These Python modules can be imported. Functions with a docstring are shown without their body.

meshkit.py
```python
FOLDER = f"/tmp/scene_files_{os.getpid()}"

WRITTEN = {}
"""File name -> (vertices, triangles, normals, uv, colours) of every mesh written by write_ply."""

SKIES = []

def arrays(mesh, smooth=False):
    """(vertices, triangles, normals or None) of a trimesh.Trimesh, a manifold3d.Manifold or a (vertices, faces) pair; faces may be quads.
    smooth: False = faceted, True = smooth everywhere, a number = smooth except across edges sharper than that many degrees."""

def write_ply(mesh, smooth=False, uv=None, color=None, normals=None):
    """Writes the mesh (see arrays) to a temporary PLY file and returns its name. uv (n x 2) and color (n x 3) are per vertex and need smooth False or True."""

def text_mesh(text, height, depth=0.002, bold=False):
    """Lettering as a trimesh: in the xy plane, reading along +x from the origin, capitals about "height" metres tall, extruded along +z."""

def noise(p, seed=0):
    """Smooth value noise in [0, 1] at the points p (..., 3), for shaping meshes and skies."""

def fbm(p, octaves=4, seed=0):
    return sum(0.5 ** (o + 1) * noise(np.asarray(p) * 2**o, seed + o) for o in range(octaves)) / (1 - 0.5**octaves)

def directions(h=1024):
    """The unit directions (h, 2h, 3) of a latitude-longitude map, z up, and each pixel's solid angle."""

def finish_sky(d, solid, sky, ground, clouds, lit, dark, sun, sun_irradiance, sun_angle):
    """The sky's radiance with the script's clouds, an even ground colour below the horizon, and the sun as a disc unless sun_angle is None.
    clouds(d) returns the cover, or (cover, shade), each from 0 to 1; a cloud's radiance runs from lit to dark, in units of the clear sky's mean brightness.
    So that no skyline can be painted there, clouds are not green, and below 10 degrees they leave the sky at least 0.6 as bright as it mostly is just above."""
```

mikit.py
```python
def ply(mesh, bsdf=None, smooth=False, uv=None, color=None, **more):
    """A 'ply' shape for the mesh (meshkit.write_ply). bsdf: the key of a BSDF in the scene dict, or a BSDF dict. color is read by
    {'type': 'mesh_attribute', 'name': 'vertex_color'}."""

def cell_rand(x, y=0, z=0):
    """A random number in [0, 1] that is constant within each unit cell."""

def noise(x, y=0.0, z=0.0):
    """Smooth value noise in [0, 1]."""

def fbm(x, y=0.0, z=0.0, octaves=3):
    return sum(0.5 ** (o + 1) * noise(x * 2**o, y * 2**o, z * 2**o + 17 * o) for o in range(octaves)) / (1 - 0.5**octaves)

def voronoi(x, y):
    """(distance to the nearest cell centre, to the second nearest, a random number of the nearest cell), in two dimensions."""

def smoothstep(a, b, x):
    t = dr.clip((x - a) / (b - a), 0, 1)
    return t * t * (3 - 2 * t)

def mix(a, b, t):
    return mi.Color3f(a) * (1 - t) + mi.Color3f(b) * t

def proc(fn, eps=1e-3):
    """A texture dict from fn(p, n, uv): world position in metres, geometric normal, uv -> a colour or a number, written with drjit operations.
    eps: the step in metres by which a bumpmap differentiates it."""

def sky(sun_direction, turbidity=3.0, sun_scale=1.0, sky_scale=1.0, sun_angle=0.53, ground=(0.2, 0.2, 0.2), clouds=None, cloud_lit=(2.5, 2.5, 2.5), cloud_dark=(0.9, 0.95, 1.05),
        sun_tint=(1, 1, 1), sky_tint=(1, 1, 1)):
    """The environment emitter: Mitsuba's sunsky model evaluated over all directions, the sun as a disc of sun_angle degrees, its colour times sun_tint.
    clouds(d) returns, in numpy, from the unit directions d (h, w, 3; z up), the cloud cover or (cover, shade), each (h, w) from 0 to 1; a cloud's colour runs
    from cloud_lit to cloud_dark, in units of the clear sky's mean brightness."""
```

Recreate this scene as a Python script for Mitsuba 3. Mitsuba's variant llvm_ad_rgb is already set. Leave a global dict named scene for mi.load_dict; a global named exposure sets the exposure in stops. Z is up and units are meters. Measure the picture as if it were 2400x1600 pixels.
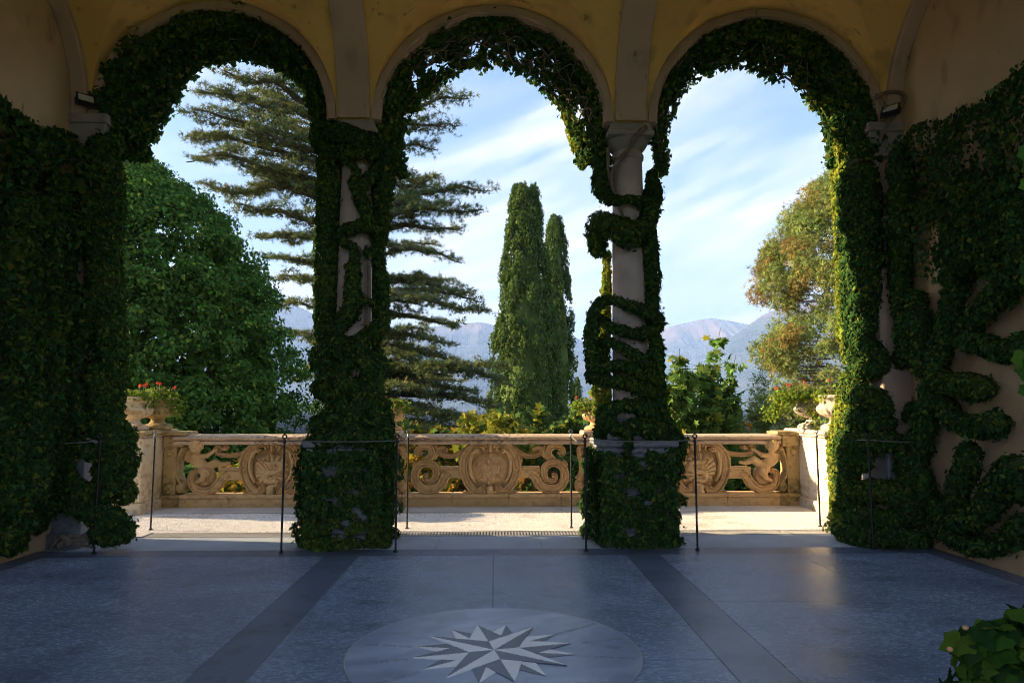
import math, numpy as np, trimesh, drjit as dr, mitsuba as mi, mikit, meshkit, manifold3d as m3
from shapely.geometry import Polygon, Point, LineString, box as sbox
from shapely import affinity
from shapely.ops import unary_union
from mikit import proc, noise, fbm, voronoi, cell_rand, smoothstep, mix
T = mi.ScalarTransform4f
PI = math.pi

# ---------------------------------------------------------------- camera, sky, exposure
YAW, PITCH, FPX = math.radians(1.5), math.atan(152 / 1600.), 1600.
EYE = np.array([0, 0, 1.5])
FWD = np.array([math.sin(YAW) * math.cos(PITCH), math.cos(YAW) * math.cos(PITCH), math.sin(PITCH)])
HAZE_DENSITY = 1.15e-4
scene, labels = {}, {}
scene['camera'] = {'type': 'perspective', 'fov': math.degrees(2 * math.atan(1200 / FPX)), 'fov_axis': 'x',
                   'to_world': T().look_at(origin=EYE.tolist(), target=(EYE + FWD).tolist(), up=[0, 0, 1]),
                   'near_clip': 0.05, 'far_clip': 60000., 'medium': {'type': 'ref', 'id': 'air'}}
SUN = (-2.7, 0.40, 1.0)
def clouds(d):
    el = d[..., 2]
    az = np.arctan2(d[..., 0], d[..., 1])
    p = np.stack([az * 2.0 + el * 3.0, el * 17. - az * 4.5, az * 0 + 3.], -1)
    w = meshkit.fbm(p + 1.4 * (meshkit.fbm(p * 0.7 + 5., 3)[..., None] - .5), 5, 4)
    q = np.stack([az * 6 + el * 6, el * 42. - az * 13., az * 0 + 9.], -1)
    s = meshkit.fbm(q, 4, 11)
    u = meshkit.fbm(np.stack([az * 12 + el * 10, el * 95. - az * 34., az * 0 + 4.], -1), 4, 23)
    cov = np.clip((w - .33) * 2.9, 0, 1) * np.clip(.45 + 1.5 * (s - .36) + .9 * (u - .45), 0, 1.15)
    low = np.exp(-np.clip(el, 0, 1) / .20)
    return np.clip(.04 + cov * (.75 + .25 * low) + .42 * low, 0, .95), np.clip(.35 - .5 * (w - .4), 0, .5)
scene['sky'] = mikit.sky(SUN, turbidity=3.0, sun_scale=1.9, sky_scale=1.0, sun_angle=0.6, clouds=clouds, cloud_lit=(2.3, 2.35, 2.4), cloud_dark=(1.1, 1.22, 1.4),
                         sun_tint=(.93, 1.0, 1.08), sky_tint=(.84, .97, 1.15))
exposure = 3.15
scene['air'] = {'type': 'homogeneous', 'albedo': {'type': 'rgb', 'value': [.42, .60, .97]}, 'sigma_t': {'type': 'rgb', 'value': [HAZE_DENSITY * .95, HAZE_DENSITY * 1.0, HAZE_DENSITY * 1.1]},
                'phase': {'type': 'hg', 'g': 0.0}}
scene['haze'] = {'type': 'cube', 'to_world': T().translate([100, 5500, 590]).scale([4900, 7000, 625]), 'bsdf': {'type': 'null'}, 'interior': {'type': 'ref', 'id': 'air'}}
labels['haze'] = {'label': 'thin blue haze over the lake and the far mountains', 'kind': 'stuff', 'category': 'haze'}

# ---------------------------------------------------------------- helpers
def rng_(s): return np.random.default_rng(s)
def numbered(key):
    if key not in scene and key not in USED:
        USED.add(key); return key
    i = 1
    while f'{key}_{i:03d}' in scene or f'{key}_{i:03d}' in USED: i += 1
    k = f'{key}_{i:03d}'; USED.add(k); return k
USED = set()
def thing(name, label, cat, group=None, kind=None):
    k = numbered(name); labels[k] = {'label': label, 'category': cat}
    if group: labels[k]['group'] = group
    if kind: labels[k]['kind'] = kind
    return k
def put(name, mesh, mat, parent=None, smooth=False, label=None, kind=None, **kw):
    k = numbered(parent + '__' + name if parent else name)
    scene[k] = mikit.ply(mesh, mat, smooth=smooth, **kw)
    if label or kind:
        labels[k] = {}
        if label: labels[k]['label'] = label
        if kind: labels[k]['kind'] = kind
    return k
def struct(name, mesh, mat, label=None, smooth=False, **kw):
    k = put(name, mesh, mat, None, smooth, **kw)
    labels[k] = {'kind': 'structure', 'label': label or name.replace('_', ' '), 'category': name.replace('_', ' ')}
    return k
def cat(ms):
    return trimesh.util.concatenate([m if isinstance(m, trimesh.Trimesh) else trimesh.Trimesh(*meshkit.arrays(m)[:2], process=False) for m in ms])
def bx(x0, x1, y0, y1, z0, z1, b=0.0):
    """a box with its edges chamfered by b"""
    if b <= 0:
        m = trimesh.creation.box([x1 - x0, y1 - y0, z1 - z0]); m.apply_translation([(x0 + x1) / 2, (y0 + y1) / 2, (z0 + z1) / 2]); return m
    pts = []
    for x, sx in ((x0, 1), (x1, -1)):
        for y, sy in ((y0, 1), (y1, -1)):
            for z, sz in ((z0, 1), (z1, -1)):
                pts += [(x + sx * b, y + sy * b, z), (x + sx * b, y, z + sz * b), (x, y + sy * b, z + sz * b)]
    return trimesh.convex.convex_hull(np.array(pts))
def topslab(x0, x1, y0, y1, z0, z1, b):
    """a slab with its upper edges chamfered"""
    v = [(x0, y0, z0), (x1, y0, z0), (x1, y1, z0), (x0, y1, z0), (x0, y0, z1 - b), (x1, y0, z1 - b), (x1, y1, z1 - b), (x0, y1, z1 - b),
         (x0 + b, y0 + b, z1), (x1 - b, y0 + b, z1), (x1 - b, y1 - b, z1), (x0 + b, y1 - b, z1)]
    f = [(0, 1, 5, 4), (1, 2, 6, 5), (2, 3, 7, 6), (3, 0, 4, 7), (4, 5, 9, 8), (5, 6, 10, 9), (6, 7, 11, 10), (7, 4, 8, 11), (8, 9, 10, 11)]
    return trimesh.Trimesh(*meshkit.arrays((v, f))[:2], process=False)
def lathe(prof, n=32, axis=(0, 0), squash=None):
    """revolve (r, z) points about the upright through axis"""
    p = np.asarray(prof, float); a = np.arange(n) * 2 * PI / n
    v = np.stack([np.outer(p[:, 0], np.cos(a)) + axis[0], np.outer(p[:, 0], np.sin(a)) + axis[1], np.repeat(p[:, 1:2], n, 1)], -1).reshape(-1, 3)
    i, j = np.meshgrid(np.arange(len(p) - 1), np.arange(n), indexing='ij')
    f = np.stack([i * n + j, i * n + (j + 1) % n, (i + 1) * n + (j + 1) % n, (i + 1) * n + j], -1).reshape(-1, 4)
    return trimesh.Trimesh(*meshkit.arrays((v, f))[:2], process=False)
def smooth_path(pts, n=None, step=None):
    """Catmull-Rom through the rows (any number of columns)"""
    p = np.asarray(pts, float)
    if len(p) == 2: q = np.stack([p[0] + (p[1] - p[0]) * t for t in np.linspace(0, 1, n or 8)]); return q
    e = np.vstack([2 * p[0] - p[1], p, 2 * p[-1] - p[-2]]); out = []
    per = max(2, int(math.ceil((n or len(p) * 6) / (len(p) - 1))))
    for i in range(len(p) - 1):
        a, b, c, d = e[i], e[i + 1], e[i + 2], e[i + 3]
        for t in np.arange(per) / per:
            out.append(.5 * (2 * b + (c - a) * t + (2 * a - 5 * b + 4 * c - d) * t ** 2 + (3 * b - a - 3 * c + d) * t ** 3))
    return np.array(out + [p[-1]])
def frames(P, hint=(0, 0, 1)):
    t = np.gradient(P, axis=0); t /= np.linalg.norm(t, axis=1, keepdims=True) + 1e-12
    h = np.asarray(hint, float); n = np.empty_like(t)
    for i in range(len(t)):
        v = h - t[i] * (h @ t[i])
        if np.linalg.norm(v) < 1e-3: v = np.cross(t[i], [1, .3, .1])
        n[i] = v / np.linalg.norm(v)
        h = n[i] if hint is None or i >= 0 and len(hint) == 3 and hint[0] == 0 and hint[1] == 0 and hint[2] == 1 else h
    return t, n, np.cross(t, n)
def sweep(P, a, b=None, n=8, hint=(0, 0, 1), cap=True):
    """a tube along P: half-width a along the frame's second normal, b along its first"""
    P = np.asarray(P, float); K = len(P)
    a = np.broadcast_to(np.asarray(a, float), (K,)); b = a if b is None else np.broadcast_to(np.asarray(b, float), (K,))
    t, u, w = frames(P, hint); an = np.arange(n) * 2 * PI / n
    V = P[:, None] + u[:, None] * (b[:, None] * np.sin(an))[..., None] + w[:, None] * (a[:, None] * np.cos(an))[..., None]
    i, j = np.meshgrid(np.arange(K - 1), np.arange(n), indexing='ij')
    f = np.stack([i * n + j, i * n + (j + 1) % n, (i + 1) * n + (j + 1) % n, (i + 1) * n + j], -1).reshape(-1, 4)
    V = V.reshape(-1, 3); F = np.vstack([f[:, [0, 1, 2]], f[:, [0, 2, 3]]])
    if cap:
        V = np.vstack([V, P[0], P[-1]]); k = np.arange(n)
        F = np.vstack([F, np.stack([k * 0 + len(V) - 2, (k + 1) % n, k], 1), np.stack([k * 0 + len(V) - 1, (K - 1) * n + k, (K - 1) * n + (k + 1) % n], 1)])
    return trimesh.Trimesh(V, F, process=False)
def grid_mesh(V):
    """quads over a (a, b, 3) array of points"""
    a, b = V.shape[:2]; i, j = np.meshgrid(np.arange(a - 1), np.arange(b - 1), indexing='ij')
    f = np.stack([i * b + j, (i + 1) * b + j, (i + 1) * b + j + 1, i * b + j + 1], -1).reshape(-1, 4)
    return trimesh.Trimesh(*meshkit.arrays((V.reshape(-1, 3), f))[:2], process=False)
def xz_prism(poly, y0, y1):
    """extrude a polygon drawn in x, z from y0 to y1"""
    out = []
    for g in getattr(poly, 'geoms', [poly]):
        m = trimesh.creation.extrude_polygon(g, y1 - y0, engine='earcut')
        m.apply_transform([[1, 0, 0, 0], [0, 0, -1, y1], [0, 1, 0, 0], [0, 0, 0, 1]]); out.append(m)
    return cat(out)
def unproject(u, v, **k):
    """the point seen at pixel u, v of the 2400 x 1600 photograph on the plane x = .., y = .. or z = .."""
    r = np.array([math.cos(YAW), -math.sin(YAW), 0]); up = np.cross(r, FWD)
    d = FWD + r * (u - 1200) / FPX - up * (v - 800) / FPX
    (c, val), = k.items(); i = 'xyz'.index(c)
    return EYE + d * (val - EYE[i]) / d[i]

# leaves
def unit(v): return v / (np.linalg.norm(v, axis=-1, keepdims=True) + 1e-12)
LEAF = {  # (across, along, out of the blade), triangles
    'ivy': (np.array([(0, -.04, .0), (.46, -.16, -.10), (.40, .30, -.06), (0, .86, -.05), (-.40, .30, -.06), (-.46, -.16, -.10)]), [(0, 1, 2), (0, 2, 3), (0, 3, 4), (0, 4, 5)]),
    'kite': (np.array([(0, 0, 0), (.36, .42, -.08), (0, 1, -.06), (-.36, .42, -.08)]), [(0, 1, 2), (0, 2, 3)]),
    'palm': (np.array([(0, 0, 0), (.5, .02, -.06), (.26, .30, 0), (.62, .58, -.06), (.2, .58, 0), (0, 1., -.08), (-.2, .58, 0), (-.62, .58, -.06), (-.26, .30, 0), (-.5, .02, -.06)]),
             [(0, 1, 2), (0, 2, 8), (0, 8, 9), (2, 3, 4), (2, 4, 6), (2, 6, 8), (4, 5, 6), (6, 7, 8)]),
    'tuft': (np.array([(-.09, 0, 0), (.09, 0, 0), (0, 1., .05), (-.6, .55, .1), (-.05, .18, 0), (.6, .55, .1), (.05, .18, 0), (.1, .5, .5), (0, .1, .05)]),
             [(0, 1, 2), (0, 4, 3), (1, 5, 6), (4, 7, 8)]),
    'spray': (np.array([(-.05, 0, 0), (.05, 0, 0), (0, 1., .0), (-.42, .34, .05), (-.34, .72, .08), (.42, .34, .05), (.34, .72, .08)]), [(0, 1, 2), (0, 4, 3), (1, 5, 6)]),
}
def leaf_cloud(P, N, size, r, kind='ivy', tilt=.5, down=1.0, along=None, col=None):
    """one leaf at each point P, facing N; returns (mesh, colours)"""
    P = np.asarray(P, float); n = len(P)
    N = unit(np.asarray(N, float) + tilt * r.normal(size=(n, 3)))
    A = np.asarray(along if along is not None else (0, 0, -down), float) + .55 * r.normal(size=(n, 3))
    A = unit(A - N * (A * N).sum(1, keepdims=True)); B = np.cross(A, N)
    S = (np.asarray(size) * (1 + .28 * r.normal(size=n)).clip(.45, 1.7))[:, None, None]
    tv, tf = LEAF[kind]; tf = np.array(tf)
    V = P[:, None] + S * (tv[None, :, 0:1] * B[:, None] + tv[None, :, 1:2] * A[:, None] + tv[None, :, 2:3] * N[:, None])
    F = (np.arange(n) * len(tv))[:, None, None] + tf[None]
    return trimesh.Trimesh(V.reshape(-1, 3), F.reshape(-1, 3), process=False), (None if col is None else np.repeat(col, len(tv), 0))
def tints(n, base, r, spread=.22, other=None, share=0.):
    """a colour per leaf: base, a spread of brightness, and a share of leaves of other colours"""
    c = np.asarray(base, float)[None] * np.exp(spread * r.normal(size=(n, 1))) * np.exp(.07 * r.normal(size=(n, 3)))
    if other is not None:
        k = r.random(n) < share; o = np.asarray(other, float)
        c[k] = o[r.integers(0, len(o), k.sum())] * np.exp(.15 * r.normal(size=(k.sum(), 1)))
    return c.clip(.002, .9)
def tube_points(path, rad, dens, r, lump=.3, f=5., inner=.72, seed=0):
    """points and outward normals scattered through the skin of a tube"""
    P = smooth_path(np.column_stack([path, np.broadcast_to(rad, (len(path),))]), n=max(16, len(path) * 8)); R = P[:, 3]; P = P[:, :3]
    seg = np.linalg.norm(np.diff(P, axis=0), axis=1); w = seg * (R[1:] + R[:-1]) * PI
    n = int(w.sum() * dens); i = r.choice(len(seg), n, p=w / w.sum()); t = r.random(n)[:, None]
    c = P[i] * (1 - t) + P[i + 1] * t; rr = R[i] * (1 - t[:, 0]) + R[i + 1] * t[:, 0]
    tg, u, v = frames(P, (.13, .31, .94)); a = r.random(n) * 2 * PI
    N = u[i] * np.cos(a)[:, None] + v[i] * np.sin(a)[:, None]
    Q = c + N * rr[:, None]
    l = 1 + lump * 2 * (meshkit.noise(Q * f, seed) - .5) + .6 * lump * (meshkit.noise(Q * f * 2.7, seed + 3) - .5)
    # round the ends
    return c + N * (rr * l * (inner + (1.06 - inner) * r.random(n) ** .6))[:, None], N
# ---------------------------------------------------------------- materials
def rgb(*c): return {'type': 'rgb', 'value': list(c)}
def stone_mat(key, light, dark, rough=.8, scale=1., bump=.002, spots=None, spec=.3):
    def col(p, n, uv):
        a = fbm(p.x * 3 * scale, p.y * 3 * scale, p.z * 3 * scale, 4); g = noise(p.x * 120 * scale, p.y * 120 * scale, p.z * 120 * scale)
        c = mix(dark, light, smoothstep(.25, .75, a) * .75 + .25 * g)
        if spots is not None:
            s = fbm(p.x * 17 * scale, p.y * 17 * scale, p.z * 17 * scale, 4); k = fbm(p.x * 1.3, p.y * 1.3, p.z * 1.3 + 7, 3)
            c = mix(c, spots, smoothstep(.50, .72, s * .62 + k * .44) * .75)
        return c
    def hgt(p, n, uv):
        return .7 * fbm(p.x * 40 * scale, p.y * 40 * scale, p.z * 40 * scale, 3) + .3 * noise(p.x * 220, p.y * 220, p.z * 220)
    scene[key] = {'type': 'twosided', 'b': {'type': 'bumpmap', 't': proc(hgt), 'scale': bump, 'n': {'type': 'principled', 'base_color': proc(col), 'roughness': rough, 'specular': spec}}}
def plain(key, c, rough=.7, metal=0., spec=.4):
    scene[key] = {'type': 'twosided', 'b': {'type': 'principled', 'base_color': rgb(*c), 'roughness': rough, 'metallic': metal, 'specular': spec}}

def plaster_mat(key, light, dark, stain, bump=.0012):
    def col(p, n, uv):
        a = fbm(p.x * .9, p.y * .9, p.z * .9, 4); b = fbm(p.x * 5, p.y * 5, p.z * 2.2 + 4, 4); g = noise(p.x * 60, p.y * 60, p.z * 60)
        c = mix(dark, light, smoothstep(.3, .7, a) * .8 + .2 * g)
        c = mix(c, stain, smoothstep(.56, .78, b) * .5); c = mix(c, mi.Color3f(light) * 1.12, smoothstep(.60, .68, fbm(p.x * 1.9 + 7, p.y * 1.9, p.z * 1.6, 4)) * .22)
        s = fbm(p.x * 11 + 31, p.y * 11, p.z * 3.1, 4)
        return mix(c, mi.Color3f(stain) * .45, smoothstep(.70, .80, s) * .6)
    scene[key] = {'type': 'twosided', 'b': {'type': 'bumpmap', 't': proc(lambda p, n, uv: fbm(p.x * 14, p.y * 14, p.z * 14, 4)), 'scale': bump * 4,
                  'n': {'type': 'principled', 'base_color': proc(col), 'roughness': .85, 'specular': .2}}}
plaster_mat('ochre_plaster', (.70, .45, .155), (.58, .35, .115), (.34, .20, .09))
plaster_mat('wall_plaster', (.58, .41, .25), (.47, .32, .18), (.33, .21, .12))
plaster_mat('rose_plaster', (.46, .33, .27), (.39, .27, .22), (.26, .18, .15))
stone_mat('granite', (.50, .41, .38), (.34, .27, .25), .8, 1., .0015)
stone_mat('grey_stone', (.25, .26, .285), (.14, .148, .165), .75, 1., .004, spots=(.10, .105, .11))
stone_mat('capital_stone', (.32, .28, .26), (.22, .19, .18), .85, 1.6, .003)
stone_mat('balustrade_stone', (.58, .39, .20), (.46, .30, .14), .85, 1., .003, spots=(.36, .23, .12))
stone_mat('rail_stone', (.54, .40, .28), (.42, .30, .20), .85, 1.5, .003, spots=(.05, .046, .044))
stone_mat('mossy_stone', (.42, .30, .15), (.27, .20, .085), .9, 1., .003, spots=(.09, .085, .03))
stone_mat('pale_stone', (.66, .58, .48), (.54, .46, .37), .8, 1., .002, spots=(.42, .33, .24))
stone_mat('kerb_stone', (.46, .43, .41), (.37, .35, .335), .7, 1., .0015)
stone_mat('threshold_stone', (.32, .34, .38), (.24, .26, .30), .6, 1., .001)
stone_mat('pier_stone', (.62, .51, .36), (.50, .39, .25), .85, 1., .002, spots=(.36, .23, .10))

def floor_mat(key, light, dark, k, rough):
    def flecks(p):
        a = noise(p.x * 38, p.y * 105, 1.) ; b = noise(p.x * 95 + 9, p.y * 230, 5.); c = fbm(p.x * 1.4, p.y * 2.2, 3., 3)
        return a, b, c
    def col(p, n, uv):
        a, b, c = flecks(p)
        t = smoothstep(.48, .80, .55 * a + .45 * b + .25 * (c - .5))
        d = fbm(p.x * .5 + 3, p.y * .5, 2., 3)
        g = smoothstep(.55, .75, fbm(p.x * 2.1 + 11, p.y * 3.3, 7., 4)) * (.5 + .5 * noise(p.x * 40, p.y * 40, 3.)); s = smoothstep(.64, .70, fbm(p.x * 7 + 3, p.y * 9, 5., 4))
        return mix(dark, light, t * k + .18 * c) * (.80 + .40 * d) * (1 - .22 * g - .16 * s)
    def rg(p, n, uv):
        a, b, c = flecks(p)
        return rough + .26 * (c - .5) + .10 * (b - .5)
    scene[key] = {'type': 'bumpmap', 't': proc(lambda p, n, uv: noise(p.x * 38, p.y * 105, 1.) + .6 * noise(p.x * 95 + 9, p.y * 230, 5.)), 'scale': .0005 * k,
                  'n': {'type': 'principled', 'base_color': proc(col), 'roughness': proc(rg), 'specular': .5}}
floor_mat('gneiss', (.28, .355, .50), (.12, .16, .255), .75, .40)
floor_mat('dark_slate', (.115, .148, .22), (.085, .112, .172), .40, .38)
def marble(p, n, uv):
    w = fbm(p.x * 2 + 1.3 * p.y, p.y * 2, 4., 4); v = fbm(p.x * 3.2 - p.y * 5.5 + 2 * w, p.y * 1.1 + p.x * .6, 2., 4)
    g = fbm(p.x * 30, p.y * 30, 1., 3)
    return mix((.24, .29, .42), (.39, .445, .58), smoothstep(.3, .72, v) * .8 + .25 * (g - .5)) * (1 - .2 * smoothstep(.56, .74, fbm(p.x * 4, p.y * 5, 9., 4)))
scene['compass_marble'] = {'type': 'principled', 'base_color': proc(marble), 'roughness': .33, 'specular': .5}
scene['white_marble'] = {'type': 'principled', 'base_color': proc(lambda p, n, uv: mix((.70, .71, .74), (.80, .81, .83), fbm(p.x * 9, p.y * 9, 1., 4))), 'roughness': .35, 'specular': .5}
scene['black_marble'] = {'type': 'principled', 'base_color': proc(lambda p, n, uv: mix((.04, .054, .09), (.075, .09, .135), fbm(p.x * 12, p.y * 12, 1., 4))), 'roughness': .35, 'specular': .5}
plain('worn_letter', (.17, .195, .265), .45)
def gravel_c(p, n, uv):
    d, e, r = voronoi(p.x * 70, p.y * 70); a = fbm(p.x * 2.3, p.y * 2.3, 1., 4)
    c = mix((.56, .50, .46), (.80, .75, .70), r) * (.78 + .4 * smoothstep(.0, .35, e - d))
    return mix(c, mi.Color3f(.40, .32, .25), smoothstep(.62, .78, a) * .5)
scene['gravel_mat'] = {'type': 'bumpmap', 't': proc(lambda p, n, uv: -voronoi(p.x * 70, p.y * 70)[0] + .5 * fbm(p.x * 12, p.y * 12, 1., 2)), 'scale': .008,
                       'n': {'type': 'principled', 'base_color': proc(gravel_c), 'roughness': .9, 'specular': .2}}
plain('iron', (.025, .025, .028), .45, .3)
plain('iron_pale', (.30, .28, .25), .35, .8)
plain('grate_iron', (.34, .32, .30), .6, .2)
plain('drain_dark', (.02, .02, .02), .9)
plain('cord', (.16, .155, .15), .7)
plain('white_enamel', (.75, .75, .75), .4)
plain('lamp_black', (.02, .02, .02), .5)
scene['lamp_glass'] = {'type': 'twosided', 'b': {'type': 'principled', 'base_color': rgb(.42, .42, .40), 'roughness': .25, 'specular': .8}}
plain('socket_red', (.22, .08, .05), .6)
def bark(key, a, b):
    scene[key] = {'type': 'twosided', 'b': {'type': 'bumpmap', 't': proc(lambda p, n, uv: fbm(p.x * 30, p.y * 30, p.z * 8, 4)), 'scale': .02,
                  'n': {'type': 'principled', 'base_color': proc(lambda p, n, uv: mix(a, b, fbm(p.x * 24, p.y * 24, p.z * 6, 4))), 'roughness': .9, 'specular': .2}}}
bark('bark', (.055, .042, .032), (.15, .12, .095)); bark('vine_bark', (.10, .075, .058), (.24, .195, .16)); bark('ivy_core', (.042, .056, .02), (.07, .075, .032))
def leaf_mat(key, rough=.45, trans=.6, spec=True):
    scene[key] = {'type': 'principledthin', 'base_color': {'type': 'mesh_attribute', 'name': 'vertex_color'}, 'roughness': rough, 'diff_trans': trans, 'eta': 1.45 if spec else 1.15}
leaf_mat('ivy_leaf', .36, .55); leaf_mat('tree_leaf', .5, .7); leaf_mat('needle_leaf', .65, .5); leaf_mat('petal', .6, .8); leaf_mat('soft_leaf', .5, .9)

# ---------------------------------------------------------------- the building
B, R, ROPEN = 3.2, 1.40, 1.29          # bay width, vault radius, radius of the arch opening
CX = (-1.62, 1.58); AX = (-3.22, -.02, 3.18)   # columns, arch centres
Y0, Y1, YB0, YB1 = 7.62, 8.10, .78, 1.26       # inner faces: front arcade wall Y0..Y1, back arcade wall YB0..YB1
XL, XR, ZS = -4.80, 4.76, 4.78                 # side walls, springing
LOGGIA = thing('loggia', 'open loggia with ochre vaults, pink ribs and ivy covered granite columns', 'loggia')

# floor base, slabs and bands
struct('ground_under_floor', bx(-4.9, 4.9, .2, 8.13, -.3, -.012), 'drain_dark', 'dark bedding under the stone floor')
FL = struct('floor', bx(-4.9, 4.9, .2, 8.14, -.6, -.302), 'drain_dark', 'grey blue gneiss slab floor with dark bands and a compass rose')
r = rng_(3)
def slabs(x0, x1, ys, xs, mat, name='slab'):
    """slabs between the lines xs and ys, 3 mm joints"""
    for a, b in zip(xs[:-1], xs[1:]):
        for c, d in zip(ys[:-1], ys[1:]):
            put(name, topslab(a + .0015, b - .0015, c + .0015, d - .0015, -.04, r.uniform(-.0006, .0006), .0015), mat, FL)
ys_ = [.2, 1.3, 2.75, 4.2, 5.65, 7.09]
slabs(0, 0, ys_, [-1.36, -.005, 1.35], 'gneiss')
slabs(0, 0, [.2, .9, 2.4, 3.9, 5.4, 7.09], [-4.5, -3.1, -1.70], 'gneiss'); slabs(0, 0, [.2, .9, 2.4, 3.9, 5.4, 7.09], [1.69, 3.1, 4.46], 'gneiss')
slabs(0, 0, [.2, 2.0, 3.8, 5.6, 7.09], [-1.70, -1.36], 'dark_slate', 'dark_band_slab'); slabs(0, 0, [.2, 2.0, 3.8, 5.6, 7.09], [1.35, 1.69], 'dark_slate', 'dark_band_slab')
slabs(0, 0, [.2, 2.0, 3.8, 5.6, 7.09], [-4.85, -4.5], 'dark_slate', 'dark_band_slab'); slabs(0, 0, [.2, 2.0, 3.8, 5.6, 7.09], [4.46, 4.85], 'dark_slate', 'dark_band_slab')
slabs(0, 0, [7.09, 7.40], [-4.85, -3.4, -2.1, -.75, .55, 1.9, 3.3, 4.85], 'dark_slate', 'dark_band_slab')
slabs(0, 0, [7.40, 8.125], [-4.85, -3.6, -2.1, -.62, .52, 2.2, 3.5, 4.85], 'threshold_stone', 'threshold_slab')

# compass rose inlay
cx, cy = 0.004, 4.36
CO = put('compass_rose', trimesh.creation.cylinder(.90, .004, sections=96, transform=[[1, 0, 0, cx], [0, 1, 0, cy], [0, 0, 1, .0035], [0, 0, 0, 1]]), 'compass_marble', FL, label='pale veined marble disc with a star inlay')
a = np.linspace(0, 2 * PI, 97)
ring = grid_mesh(np.stack([np.stack([cx + rr * np.cos(a), cy + rr * np.sin(a), 0 * a + .0062], -1) for rr in (.892, .898)]))
put('edge_line', ring, 'kerb_stone', CO)
def star_piece(tip, r_in, side, ang, z, white):
    t = np.array([math.cos(ang), math.sin(ang)]) * tip; s = np.array([math.cos(ang + side * PI / (4 if r_in > .12 else 4)), math.sin(ang + side * PI / 4)])
    return t, s
def half_ray(ang, side, r_in, spread, z, z0):
    p = [(0, 0), (.497 * math.cos(ang), .497 * math.sin(ang)), (r_in * math.cos(ang + side * spread), r_in * math.sin(ang + side * spread))]
    if side < 0: p = [p[0], p[2], p[1]]
    v = np.array([(cx + x, cy + y, z0) for x, y in p] + [(cx + x, cy + y, z) for x, y in p])
    return trimesh.Trimesh(v, [(3, 4, 5), (0, 2, 1), (0, 1, 4), (0, 4, 3), (1, 2, 5), (1, 5, 4), (2, 0, 3), (2, 3, 5)], process=False)
A0 = math.radians(13.)
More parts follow.
